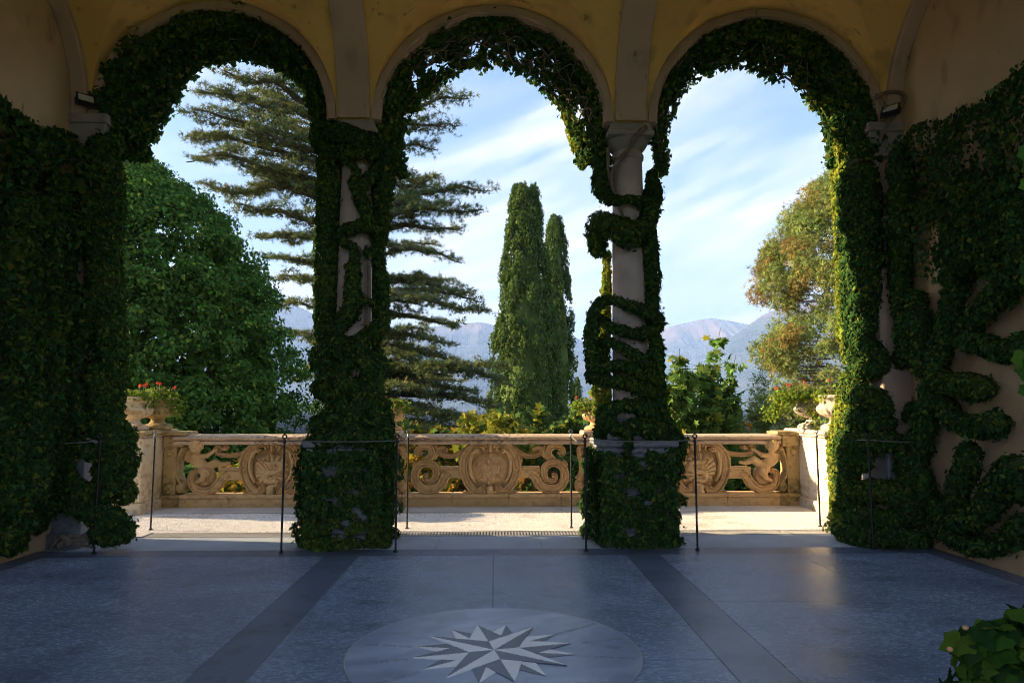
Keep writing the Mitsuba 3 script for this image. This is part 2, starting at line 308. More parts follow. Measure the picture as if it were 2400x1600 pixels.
for lev, (angs, r_in, spread, z) in enumerate((([A0 + PI / 8 + k * PI / 4 for k in range(8)], .27, PI / 8, .0085), ([A0 + k * PI / 2 for k in range(4)], .215, PI / 4 * .93, .0105), ([A0 + PI / 4 + k * PI / 2 for k in range(4)], .155, PI / 4, .0125))):
    for ang in angs:
        put('star_ray_light', half_ray(ang, 1, r_in, spread, z, .004), 'white_marble', CO); put('star_ray_dark', half_ray(ang, -1, r_in, spread, z, .004), 'black_marble', CO)
def radial_text(s, deg, r0):
    m = meshkit.text_mesh(s, .031, .0015)
    w = m.bounds[1][0]; tt = math.radians(deg)
    d = -np.array([math.cos(tt), math.sin(tt)]) if math.cos(tt) > 0 else np.array([math.cos(tt), math.sin(tt)])
    e = np.array([-d[1], d[0]])
    o = np.array([cx, cy]) + np.array([math.cos(tt), math.sin(tt)]) * r0 - e * .0155
    v = m.vertices.copy(); q = o[None] + v[:, 0:1] * d + v[:, 1:2] * e
    m.vertices = np.column_stack([q, v[:, 2] + .0050]); put('inscription', m, 'worn_letter', CO)
for s, deg, r0 in (('NORD-OVEST', 13.8, .86), ('NORD NORD-OVEST', -10.4, .865), ('SUD-EST', -166, .525), ('SUD SUD-EST', 170.6, .52), ('EST SUD-EST', -142.6, .53), ('OVEST NORD-OVEST', 36, .87)):
    radial_text(s, deg, r0)

# drain, gravel, kerb
gy0, gy1 = 8.14, 8.41
for x0, x1 in ((-4.05, -2.15), (-1.13, 1.10), (2.08, 3.5), (3.5, 4.02)):
    G = thing('drain_grate', {-4.05: 'slotted iron drain grate across the first archway from the left', -1.13: 'slotted iron drain grate across the middle archway', 2.08: 'slotted iron drain grate across the archway at the right', 3.5: 'short end piece of drain grate beside the sunlit ivy'}[x0], 'drain grate')
    put('frame', cat([bx(x0, x1, gy0, gy0 + .022, -.05, .004), bx(x0, x1, gy1 - .022, gy1, -.05, .004), bx(x0, x0 + .02, gy0 + .022, gy1 - .022, -.05, .004), bx(x1 - .02, x1, gy0 + .022, gy1 - .022, -.05, .004), bx(x0, x1, gy0, gy1, -.09, -.06)]), 'grate_iron', G)
    n = int((x1 - x0 - .04) / .0365)
    for i in range(n):
        xx = x0 + .03 + i * .0365
        put('bar', bx(xx, xx + .0175, gy0 + .022, gy1 - .022, -.03, .003), 'grate_iron', G)
xs, ys2 = np.linspace(-6.2, 6.2, 90), np.linspace(8.415, 10.6, 30)
X_, Y_ = np.meshgrid(xs, ys2, indexing='ij'); Z_ = .004 + .014 * (meshkit.fbm(np.stack([X_ * 1.2, Y_ * 1.2, 0 * X_], -1), 3) - .5)
GR = struct('gravel', grid_mesh(np.stack([X_, Y_, Z_], -1)), 'gravel_mat', 'pale pink gravel strip in front of the balustrade', smooth=True)
for a_, b_ in ((-4.05, -2.15), (-1.13, 1.10), (2.08, 4.02)): pass
put('edging', cat([bx(-6.2, -4.05, 8.13, 8.41, -.1, .012), bx(-2.15, -1.13, 8.13, 8.41, -.1, .002), bx(1.10, 2.08, 8.13, 8.41, -.1, .002), bx(4.02, 6.2, 8.13, 8.41, -.1, .004)]), 'kerb_stone', GR)
rp = rng_(8); n = 2200
pp = np.stack([rp.uniform(-5, 5, n), rp.uniform(8.43, 9.82, n), np.zeros(n)], 1)
ico = trimesh.creation.icosphere(subdivisions=0); sz = rp.uniform(.003, .0085, n)
pv = ico.vertices[None] * sz[:, None, None] * np.array([1.1, 1, .7]) * (1 + .25 * rp.normal(size=(n, 12, 1))) + (pp + [0, 0, .006])[:, None]
pc = tints(n, (.66, .60, .56), rp, .25); pf = (np.arange(n) * 12)[:, None, None] + ico.faces[None]
scene['pebble'] = {'type': 'principled', 'base_color': {'type': 'mesh_attribute', 'name': 'vertex_color'}, 'roughness': .9, 'specular': .2}
put('pebbles', trimesh.Trimesh(pv.reshape(-1, 3), pf.reshape(-1, 3), process=False), 'pebble', GR, color=np.repeat(pc, 12, 0), kind='stuff')
KB = struct('kerb', bx(-6, 6, 9.84, 10.6, -.3, -.02), 'kerb_stone', 'grey stone paving strip along the foot of the balustrade')
for a_, b_ in zip([-4.95, -3.75, -2.6, -1.24, -.06, .98, 2.35, 3.5, 4.7], [-3.75, -2.6, -1.24, -.06, .98, 2.35, 3.5, 4.7, 5.9]):
    put('slab', topslab(a_ + .002, b_ - .002, 9.83, 10.35, -.05, .022, .004), 'kerb_stone', KB)
put('edging', bx(-5.02, -4.94, 8.4, 9.83, -.1, .05, .01), 'kerb_stone', KB)

# arcade walls
def arcade(y0, y1):
    poly = sbox(XL - .3, ZS, XR + .3, 7.1)
    for c in AX: poly = poly.difference(Point(c, ZS).buffer(ROPEN, 48))
    return xz_prism(poly, y0, y1)
put('arcade_wall', arcade(Y0, Y1), 'rose_plaster', LOGGIA, 20); put('arcade_wall', arcade(YB0, YB1), 'rose_plaster', LOGGIA, 20)
# arch mouldings: a thin archivolt set on the wall under the vault
for c in AX:
    t = np.linspace(0, PI, 49)
    for yy in (Y0, ):
        prof = [(R - .004, yy - .002), (R - .004, yy - .030), (R - .03, yy - .034), (ROPEN + .022, yy - .026), (ROPEN + .012, yy - .002)]
        V = np.stack([np.stack([c - rr * np.cos(t), 0 * t + y, ZS + rr * np.sin(t)], -1) for rr, y in prof], 1)
        put('archivolt', grid_mesh(V), 'rose_plaster', LOGGIA, 40)
# vaults: lunettes meet the cove along straight groins
TH_ = np.linspace(0, PI, 65)
for c in AX:
    x = -R * np.cos(TH_); z = ZS + R * np.sin(TH_); d = R - np.abs(x)
    s = np.linspace(0, 1, 12)
    for side, yw in ((-1, Y0), (1, YB1)):
        V = np.stack([np.repeat(c + x[:, None], 12, 1), yw + side * d[:, None] * s[None], np.repeat(z[:, None], 12, 1)], -1)
        put('lunette', grid_mesh(V), 'ochre_plaster', LOGGIA, 30)
    # coves left and right of each lunette, then the flat middle
    dd = R * (1 - np.cos(np.linspace(0, PI / 2, 33))); zz = ZS + np.sqrt(np.maximum(R * R - (R - dd) ** 2, 0))
    for side, yw in ((-1, Y0), (1, YB1)):
        for sx in (-1, 1):
            s = np.linspace(0, 1, 8); xa = (R - dd)[:, None] + (B / 2 - (R - dd))[:, None] * s[None]
            V = np.stack([c + sx * xa, np.repeat(yw + side * dd[:, None], 8, 1), np.repeat(zz[:, None], 8, 1)], -1)
            put('vault_cove', grid_mesh(V), 'ochre_plaster', LOGGIA, 30)
    V = np.array([[[c - B / 2, YB1 + R, ZS + R], [c - B / 2, Y0 - R, ZS + R]], [[c + B / 2, YB1 + R, ZS + R], [c + B / 2, Y0 - R, ZS + R]]])
    put('ceiling', grid_mesh(V), 'ochre_plaster', LOGGIA)
# ribs along the coves above the columns and in the corners
def rib(x0, x1, proud=.05):
    tt = np.linspace(0, PI / 2, 25); out = []
    line = [(Y0 - R * (1 - math.cos(t)), ZS + R * math.sin(t), math.cos(t), math.sin(t)) for t in tt]
    line += [(YB1 + R * (1 - math.cos(t)), ZS + R * math.sin(t), -math.cos(t), math.sin(t)) for t in tt[::-1]]
    V = np.array([[(x0, y + .01 * ny, z + .01 * nz), (x0, y - proud * ny, z - proud * nz), (x0 + .02, y - (proud + .012) * ny, z - (proud + .012) * nz), (x1 - .02, y - (proud + .012) * ny, z - (proud + .012) * nz), (x1, y - proud * ny, z - proud * nz), (x1, y + .01 * ny, z + .01 * nz)] for y, z, ny, nz in line])
    return grid_mesh(V)
for c in CX: put('rib', rib(c - .185, c + .185), 'rose_plaster', LOGGIA, 30)
put('rib', rib(XL, -4.62), 'rose_plaster', LOGGIA, 30); put('rib', rib(4.58, XR), 'rose_plaster', LOGGIA, 30)
put('side_wall', bx(XL - .35, XL, YB0, Y1, -.3, 7.1), 'wall_plaster', LOGGIA); put('side_wall', bx(XR, XR + .35, YB0, Y1, -.3, 7.1), 'wall_plaster', LOGGIA)
put('plinth', bx(XL - .01, XL + .07, YB1, Y0 + .0, -.05, .30, .012), 'wall_plaster', LOGGIA); put('plinth', bx(XR - .07, XR + .01, YB1, Y0 + .0, -.05, .26, .012), 'wall_plaster', LOGGIA)
put('roof', bx(XL - .9, XR + .9, YB0 - .5, Y1 + .35, 7.1, 7.35), 'rose_plaster', LOGGIA)
# columns
def column(x, y, name='column'):
    sh = lathe([(.0, 1.36), (.205, 1.36), (.208, 1.7), (.203, 2.6), (.188, 3.6), (.172, 4.40), (.19, 4.41), (.195, 4.435), (.19, 4.46), (.172, 4.47), (.172, 4.50), (0, 4.5)], 40, (x, y))
    k = put(name, sh, 'granite', LOGGIA, 35)
    put('capital', cat([lathe([(.172, 4.50), (.20, 4.53), (.245, 4.60), (.25, 4.62), (.25, 4.63)], 32, (x, y)), bx(x - .27, x + .27, y - .27, y + .27, 4.63, 4.69, .012), bx(x - .245, x + .245, y - .25, y + .25, 4.692, 4.73, .006), bx(x - .23, x + .23, y - .24, y + .24, 4.73, ZS + .03, .004)]), 'capital_stone', k, 35)
    put('base', cat([bx(x - .31, x + .31, y - .31, y + .31, 1.132, 1.20, .012), lathe([(.29, 1.2), (.305, 1.225), (.29, 1.26), (.255, 1.27), (.245, 1.30), (.255, 1.315), (.255, 1.335), (.22, 1.35), (.205, 1.37)], 40, (x, y))]), 'grey_stone', k, 35)
    put('pedestal', cat([bx(x - .43, x + .43, y - .43, y + .43, 1.06, 1.13, .015), bx(x - .40, x + .40, y - .40, y + .40, .99, 1.058, .02), bx(x - .35, x + .35, y - .35, y + .35, .14, .99, .008), bx(x - .39, x + .39, y - .39, y + .39, -.02, .138, .02)]), 'grey_stone', k)
    return k
for c in CX: column(c, 7.86)
column(CX[0], 1.02); column(CX[1], 1.02)
# responds: half pilasters in the corners
for s, x0, x1 in ((-1, XL, -4.46), (1, 4.42, XR)):
    for y0, y1 in ((Y0, Y1), (YB0, YB1)):
        k = put('respond', bx(x0, x1, y0 + .03, y1, -.05, 4.40, .01), 'rose_plaster', LOGGIA)
        put('capital', cat([bx(x0, x1 + (.03 if s < 0 else 0), y0 - .02, y1, 4.40, 4.45, .01), trimesh.convex.convex_hull(np.array([(a_, b_, c_) for a_, b_, c_ in [(x0, y0 + .02, 4.45), (x1, y0 + .02, 4.45), (x0, y1, 4.45), (x1, y1, 4.45), (x0 - (.06 if s > 0 else 0), y0 - .06, 4.68), (x1 + (.06 if s < 0 else 0), y0 - .06, 4.68), (x0, y1, 4.68), (x1, y1, 4.68)]])), bx(x0 - (.09 if s > 0 else 0), x1 + (.09 if s < 0 else 0), y0 - .09, y1, 4.682, ZS + .01, .012)]), 'capital_stone', k)
        put('pedestal', cat([bx(x0 - (.08 if s > 0 else 0), x1 + (.08 if s < 0 else 0), y0 - .10, y1 + .06, 1.05, 1.14, .015), bx(x0 - (.04 if s > 0 else 0), x1 + (.04 if s < 0 else 0), y0 - .05, y1 + .03, -.05, 1.048, .012), bx(x0 - (.09 if s > 0 else 0), x1 + (.09 if s < 0 else 0), y0 - .12, y1 + .06, -.05, .16, .02)]), 'grey_stone', k)
# ---------------------------------------------------------------- balustrade
BAL = thing('balustrade', 'carved sandstone balustrade with scrolls, cartouches and a rounded rail', 'balustrade')
YB = 10.44
def sw(pts, a, b=.085, y=YB, n=10, steps=None):
    """a carved ribbon along x, z points; a: half-widths per point, b: half-depth"""
    p = np.asarray(pts, float); a = np.broadcast_to(np.asarray(a, float), (len(p),)); b = np.broadcast_to(np.asarray(b, float), (len(p),))
    q = smooth_path(np.column_stack([p, a, b]), n=steps or len(p) * 6)
    P = np.column_stack([q[:, 0], np.full(len(q), y), q[:, 1]])
    return sweep(P, q[:, 2].clip(.004), q[:, 3].clip(.004), n, hint=(0, 1, 0))
def channel(pts, a, depth=.10):
    """a ribbon with a sunk middle and two raised rims"""
    p = np.asarray(pts, float); a = np.broadcast_to(np.asarray(a, float), (len(p),))
    q = smooth_path(np.column_stack([p, a]), n=len(p) * 7); t = np.gradient(q[:, :2], axis=0); t = t / (np.linalg.norm(t, axis=1, keepdims=True) + 1e-9); nn = np.column_stack([-t[:, 1], t[:, 0]])
    P = lambda o, y: np.column_stack([q[:, 0] + nn[:, 0] * o, np.full(len(q), y), q[:, 1] + nn[:, 1] * o])
    w = q[:, 2]
    return cat([sweep(P(0 * w, YB), w, depth * .8, 10, hint=(0, 1, 0)), sweep(P(w * .72, YB - depth * .45), w * .30, depth * .62, 8, hint=(0, 1, 0)), sweep(P(-w * .72, YB - depth * .45), w * .30, depth * .62, 8, hint=(0, 1, 0)), sweep(P(0 * w, YB - depth * .5), w * .16, depth * .40, 6, hint=(0, 1, 0))])
def blob(x, y, z, rx, ry, rz, sub=2):
    m = trimesh.creation.icosphere(subdivisions=sub); m.vertices = m.vertices * [rx, ry, rz] + [x, y, z]; return m
r = rng_(5)
# plinth, rail, piers
for a, b in zip([-4.9, -4.62, -3.9, -2.95, -1.76], [-4.62, -3.9, -2.95, -1.76, -1.36]): put('plinth_block', cat([bx(a + .002, b - .002, 10.31, 10.60, -.02, .145, .006), bx(a + .002, b - .002, 10.285, 10.62, .147, .205, .014)]), 'balustrade_stone' if a > -4.7 else 'mossy_stone', BAL)
for a, b in zip([-1.36, -.62, .22, 1.0, 1.33, 1.75, 2.6, 3.5, 4.30], [-.62, .22, 1.0, 1.33, 1.75, 2.6, 3.5, 4.30, 4.64]): put('plinth_block', cat([bx(a + .002, b - .002, 10.31, 10.60, -.02, .145, .006), bx(a + .002, b - .002, 10.285, 10.62, .147, .205, .014)]), 'balustrade_stone' if a < 4.2 else 'mossy_stone', BAL)
def rail_block(x0, x1):
    t = np.linspace(-.42 * PI, PI * 1.42, 22)
    pts = [(10.31, .935), (10.26, .94), (10.26, .985)] + [(10.43 - .205 * math.cos(u_), 1.035 + .052 * math.sin(u_)) for u_ in np.linspace(-.9, PI + .9, 18)] + [(10.60, .985), (10.60, .94), (10.56, .935)]
    V = np.array([[(x, y, z) for y, z in pts + pts[:1]] for x in (x0, x0 + .004, x1 - .004, x1)])
    c = V.mean(1, keepdims=True); V[0] = c[0] + (V[0] - c[0]) * [1, .97, .97]; V[3] = c[3] + (V[3] - c[3]) * [1, .97, .97]
    m = grid_mesh(V); n = len(pts) + 1
    caps = [trimesh.Trimesh(np.vstack([V[k], c[k]]), [(i, i + 1, n) if k else (i + 1, i, n) for i in range(n - 1)], process=False) for k in (0, 3)]
    return cat([m] + caps)
for a, b in zip([-4.72, -3.66, -2.6, -1.74, -1.38, -.36, .24, 1.32, 1.76, 2.6, 3.45], [-3.66, -2.6, -1.74, -1.38, -.36, .24, 1.32, 1.76, 2.6, 3.45, 4.32]):
    put('rail_block', rail_block(a + .0015, b - .0015), 'rail_stone', BAL, 40)
for x0, x1 in ((-1.72, -1.42), (1.36, 1.72)):
    k = put('pier', bx(x0, x1, 10.28, 10.62, -.02, 1.06, .008), 'balustrade_stone', BAL)
    put('cap', cat([bx(x0 - .03, x1 + .03, 10.23, 10.67, 1.062, 1.135, .014)]), 'rail_stone', k)
    for s, xx in ((-1, x0), (1, x1)):
        put('console_scroll', cat([sw([(xx + s * .0, .90), (xx + s * .045, .86), (xx + s * .05, .76), (xx + s * .03, .62), (xx + s * .035, .5), (xx + s * .07, .40)], [.05, .06, .05, .04, .05, .07], .10), blob(xx + s * .06, YB, .32, .085, .12, .11)]), 'balustrade_stone', k, 50)
def end_pier(x0, x1, y0, y1, inner, mat):
    k = put('end_pier', bx(x0, x1, y0, y1, .16, 1.06, .012), mat, BAL)
    put('base', bx(x0 - .03, x1 + .03, y0 - .03, y1 + .02, -.05, .162, .012), mat, k)
    put('cap', cat([bx(x0 - .035, x1 + .035, y0 - .035, y1 + .03, 1.062, 1.10, .01), bx(x0 - .07, x1 + .07, y0 - .07, y1 + .05, 1.102, 1.16, .02)]), 'pale_stone' if inner < 0 else 'mossy_stone', k)
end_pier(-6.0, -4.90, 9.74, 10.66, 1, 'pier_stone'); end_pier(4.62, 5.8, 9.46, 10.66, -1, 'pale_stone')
for s, xe, mat in ((1, -4.86, 'mossy_stone'), (-1, 4.60, 'mossy_stone')):
    X = lambda d: xe + s * d
    put('end_console', cat([bx(min(X(-.02), X(.25)), max(X(-.02), X(.25)), 10.29, 10.62, .90, 1.07, .012), bx(min(X(-.06), X(.34)), max(X(-.06), X(.34)), 10.24, 10.66, 1.072, 1.13, .016),
        bx(min(X(-.02), X(.17)), max(X(-.02), X(.17)), 10.33, 10.58, .21, .90, .01),
        sw([(X(.24), .875), (X(.215), .82), (X(.19), .74), (X(.175), .60), (X(.18), .48), (X(.22), .40), (X(.26), .31), (X(.22), .235)], [.045, .04, .03, .025, .03, .045, .06, .04], .12),
        blob(X(.245), YB, .865, .055, .13, .048), blob(X(.235), YB, .30, .09, .135, .088), blob(X(.07), 10.32, .29, .075, .035, .072), blob(X(.07), 10.32, .82, .05, .03, .05)] ), mat, BAL, 45)
# the middle panel, in units of the carving: (u, v) -> x, z
def uv(x0, u0, s, z0, v0, sx=1): return lambda pts: [(x0 + sx * (u - u0) * s, z0 + (v0 - v) * s) for u, v in pts]
def mirrored(fn): 
    out = []
    for sx in (1, -1): out += fn(sx)
    return out
S = .001375
def mid(sx): return uv(-.055, 1185, S, .205, 872, sx)
for sx in (1, -1):
    g = mid(sx)
    put('scroll', cat([channel(g([(740, 655), (690, 700), (645, 780), (560, 822), (470, 822), (400, 775), (368, 700), (380, 615), (430, 560), (510, 545), (580, 590), (598, 665), (565, 725), (510, 740), (466, 712), (474, 672), (505, 668)]), np.array([46, 52, 56, 55, 52, 50, 48, 46, 46, 44, 42, 38, 32, 27, 22, 18, 12]) * S),
        blob(*(lambda q: (q[0], YB - .05, q[1]))(g([(492, 690)])[0]), .03, .06, .03)]), 'balustrade_stone', BAL, 50)
    put('leaf_scroll', cat([channel(g([(430, 560), (500, 505), (545, 445), (530, 385), (470, 362), (405, 385), (385, 425), (410, 452), (442, 430)]), np.array([24, 34, 38, 40, 38, 34, 28, 22, 14]) * S, .085),
        sw(g([(520, 520), (580, 470), (606, 410), (585, 355)]), np.array([18, 30, 30, 14]) * S, .07), sw(g([(350, 580), (362, 545), (378, 515)]), np.array([20, 22, 6]) * S, .06),
        channel(g([(640, 450), (628, 405), (665, 385), (700, 410), (672, 425)]), np.array([22, 28, 28, 20, 12]) * S, .085),
        channel(g([(630, 440), (700, 468), (790, 468), (870, 430), (950, 380), (1040, 352)]), np.array([22, 26, 27, 28, 32, 36]) * S, .09)]), 'balustrade_stone', BAL, 50)
    q = g([(640, 705), (905, 590)]); x0, x1 = sorted((q[0][0], q[1][0])); z0, z1 = q[0][1], q[1][1]
    put('cross_bar', cat([bx(x0, x1, 10.37, 10.52, z0, z1 - .03, .012), bx(x0 - .02, x1, 10.35, 10.54, z1 - .03, z1, .008)]), 'balustrade_stone', BAL)
def cartouche(g2, u0, kind):
    """g2(sx) maps carving units for either half; u0: the units' centre line"""
    out = []
    for sx in (1, -1):
        g = g2(sx)
        out += [channel(g([(1120, 345), (1040, 352), (960, 400), (910, 480), (892, 580), (910, 680), (950, 770), (1010, 838), (1080, 848), (1112, 810), (1090, 778), (1062, 796)]), np.array([26, 40, 48, 50, 48, 46, 46, 44, 36, 28, 20, 12]) * S, .115),
                sw(g([(1075, 405), (1010, 420), (975, 480), (962, 570), (978, 670), (1020, 745)]), np.array([10, 20, 22, 22, 20, 12]) * S, .06, YB - .075),
                sw(g([(1060, 430), (1030, 415), (1036, 395), (1062, 398)]), np.array([18, 16, 14, 8]) * S, .05, YB - .11),
                sw(g([(880, 560), (850, 520), (838, 492)]), np.array([30, 24, 6]) * S, .07), sw(g([(905, 850), (915, 875), (960, 868), (1010, 872)]), np.array([20, 24, 20, 14]) * S, .09),
                blob(*(lambda q: (q[0], YB - .09, q[1]))(g([(1072, 808)])[0]), .022, .045, .022)]
        for u, v, hh in ((1130, 345, 44), (1240 if False else 1105, 375, 30)):
            out.append(sw(g([(u + 18, v + 40), (u + 6, v + 8), (u - 4, v - 18)]), np.array([16, 24, 26]) * S, .085, YB - .02))
    g = g2(1)
    out += [sw(g([(1185, 430), (1185, 370), (1185, 318)]), np.array([18, 28, 32]) * S, .10, YB - .03), sw(g([(1185, 480), (1185, 440)]), np.array([12, 14]) * S, .10, YB - .04),
            sw(g([(1180, 790), (1182, 850), (1182, 912)]), np.array([40, 50, 34]) * S, .10, YB - .045), blob(*(lambda q: (q[0], YB - .13, q[1]))(g([(1182, 850)])[0]), .028, .03, .03)]
    c = g([(1185, 615)])[0]
    out += [blob(c[0], YB, c[1], 218 * S, .105, 190 * S, 4), blob(c[0], YB + .02, c[1] - .01, 262 * S, .06, 238 * S, 3)]
    k = put('cartouche', cat(out), 'balustrade_stone', BAL, 50)
    yf = YB - .105
    if kind == 'monogram':
        m = []
        for sx in (1, -1):
            h = g2(sx)
            for pts, w in (([(1180, 640), (1160, 560), (1120, 525), (1075, 530), (1060, 580), (1080, 650), (1120, 705), (1105, 640), (1098, 570), (1125, 545), (1150, 560)], 7), ([(1125, 700), (1095, 712), (1062, 700), (1062, 680), (1085, 678)], 6), ([(1185, 720), (1150, 660), (1165, 600), (1185, 640)], 6), ([(1145, 620), (1170, 690), (1205, 750)], 6), ([(1185, 500), (1160, 520), (1185, 545)], 6), ([(1185, 740), (1165, 760), (1185, 785)], 6)):
                q = smooth_path([(x_, yf - .003 + .62 * ((x_ - c[0]) ** 2 + (z_ - c[1]) ** 2), z_) for x_, z_ in h(pts)], n=len(pts) * 6)
                m.append(sweep(q, w * S, .013, 6, hint=(0, 1, 0)))
        put('monogram', cat(m), 'balustrade_stone', k, 50)
    else:
        m = []
        for i in range(15):                                  # scalloped shell: ribs fanning up from the foot
            t = math.radians(-62 + i * 304 / 14.) + PI / 2 * 0
            e = (c[0] + .225 * math.sin(t) * 1.06, c[1] + .01 + .205 * math.cos(t)); f = (c[0] + .05 * math.sin(t), c[1] - .05 + .05 * math.cos(t))
            q = smooth_path([(f[0], yf - .004, f[1]), ((e[0] + f[0]) / 2, yf + .004, (e[1] + f[1]) / 2), (e[0], yf + .030, e[1])], n=8)
            m.append(sweep(q, np.linspace(.012, .034, len(q)), np.linspace(.014, .026, len(q)), 7, hint=(0, 1, 0)))
        put('shell', cat(m), 'balustrade_stone', k, 50)
        h = g2(1 if kind == 'snake' else -1)
        pts = [(1110, 520), (1160, 545), (1240, 540), (1290, 560), (1290, 610), (1230, 640), (1160, 650), (1120, 690), (1150, 735), (1230, 735), (1240, 775), (1170, 785), (1150, 812), (1200, 822)]
        w = np.array([8, 22, 24, 26, 28, 27, 26, 25, 23, 20, 17, 14, 10, 5]) * S
        q = smooth_path(np.column_stack([[(x_, yf - .022 + .3 * ((x_ - c[0]) ** 2 + (z_ - c[1]) ** 2), z_) for x_, z_ in h(pts)], w]), n=90)
        put('serpent', cat([sweep(q[:, :3], q[:, 3], q[:, 3] * .8, 8, hint=(0, 1, 0)), *[blob(x_, yf - .03, z_, .022, .022, .018) for x_, z_ in h([(1100, 500), (1125, 492), (1085, 528), (1060, 505)])]]), 'balustrade_stone', k, 50)
cartouche(mid, 1185, 'monogram')
for sx0, xc, kind in ((1, -3.30, 'snake'), (-1, 3.10, 'snake_mirrored')):
    def side(sx, xc=xc): return uv(xc, 1185, S * 1.02, .205, 872, sx)
    cartouche(side, 1185, kind)
    Q = .00096
    g = uv(xc, 1680, Q, .205, 1245, sx0)
    put('scroll', cat([channel(g([(1010, 925), (930, 990), (860, 1100), (740, 1185), (620, 1195), (500, 1130), (455, 1020), (470, 930), (540, 885)]), np.array([62, 70, 72, 70, 68, 64, 58, 50, 36]) * Q),
        channel(g([(560, 900), (690, 880), (750, 960), (720, 1050), (640, 1080), (570, 1040), (580, 980)]), np.array([40, 50, 50, 46, 40, 32, 20]) * Q, .09)]), 'balustrade_stone', BAL, 50)
    put('leaf_scroll', cat([channel(g([(1420, 520), (1330, 570), (1230, 620), (1080, 650), (930, 650), (820, 610), (800, 550), (850, 515), (890, 550), (855, 580)]), np.array([44, 44, 40, 36, 34, 34, 32, 28, 22, 14]) * Q, .085), sw(g([(900, 560), (950, 540), (930, 500)]), np.array([30, 36, 16]) * Q, .08)]), 'balustrade_stone', BAL, 50)
    q = g([(860, 1005), (1330, 845)]); x0, x1 = sorted((q[0][0], q[1][0])); z0, z1 = q[0][1], q[1][1]
    put('cross_bar', cat([bx(x0, x1, 10.37, 10.52, z0, z1 - .035, .012), bx(x0, x1, 10.35, 10.54, z1 - .035, z1, .008), bx(x0 + .01, x1, 10.36, 10.53, z0 - .02, z0 + .01, .006)]), 'balustrade_stone', BAL)

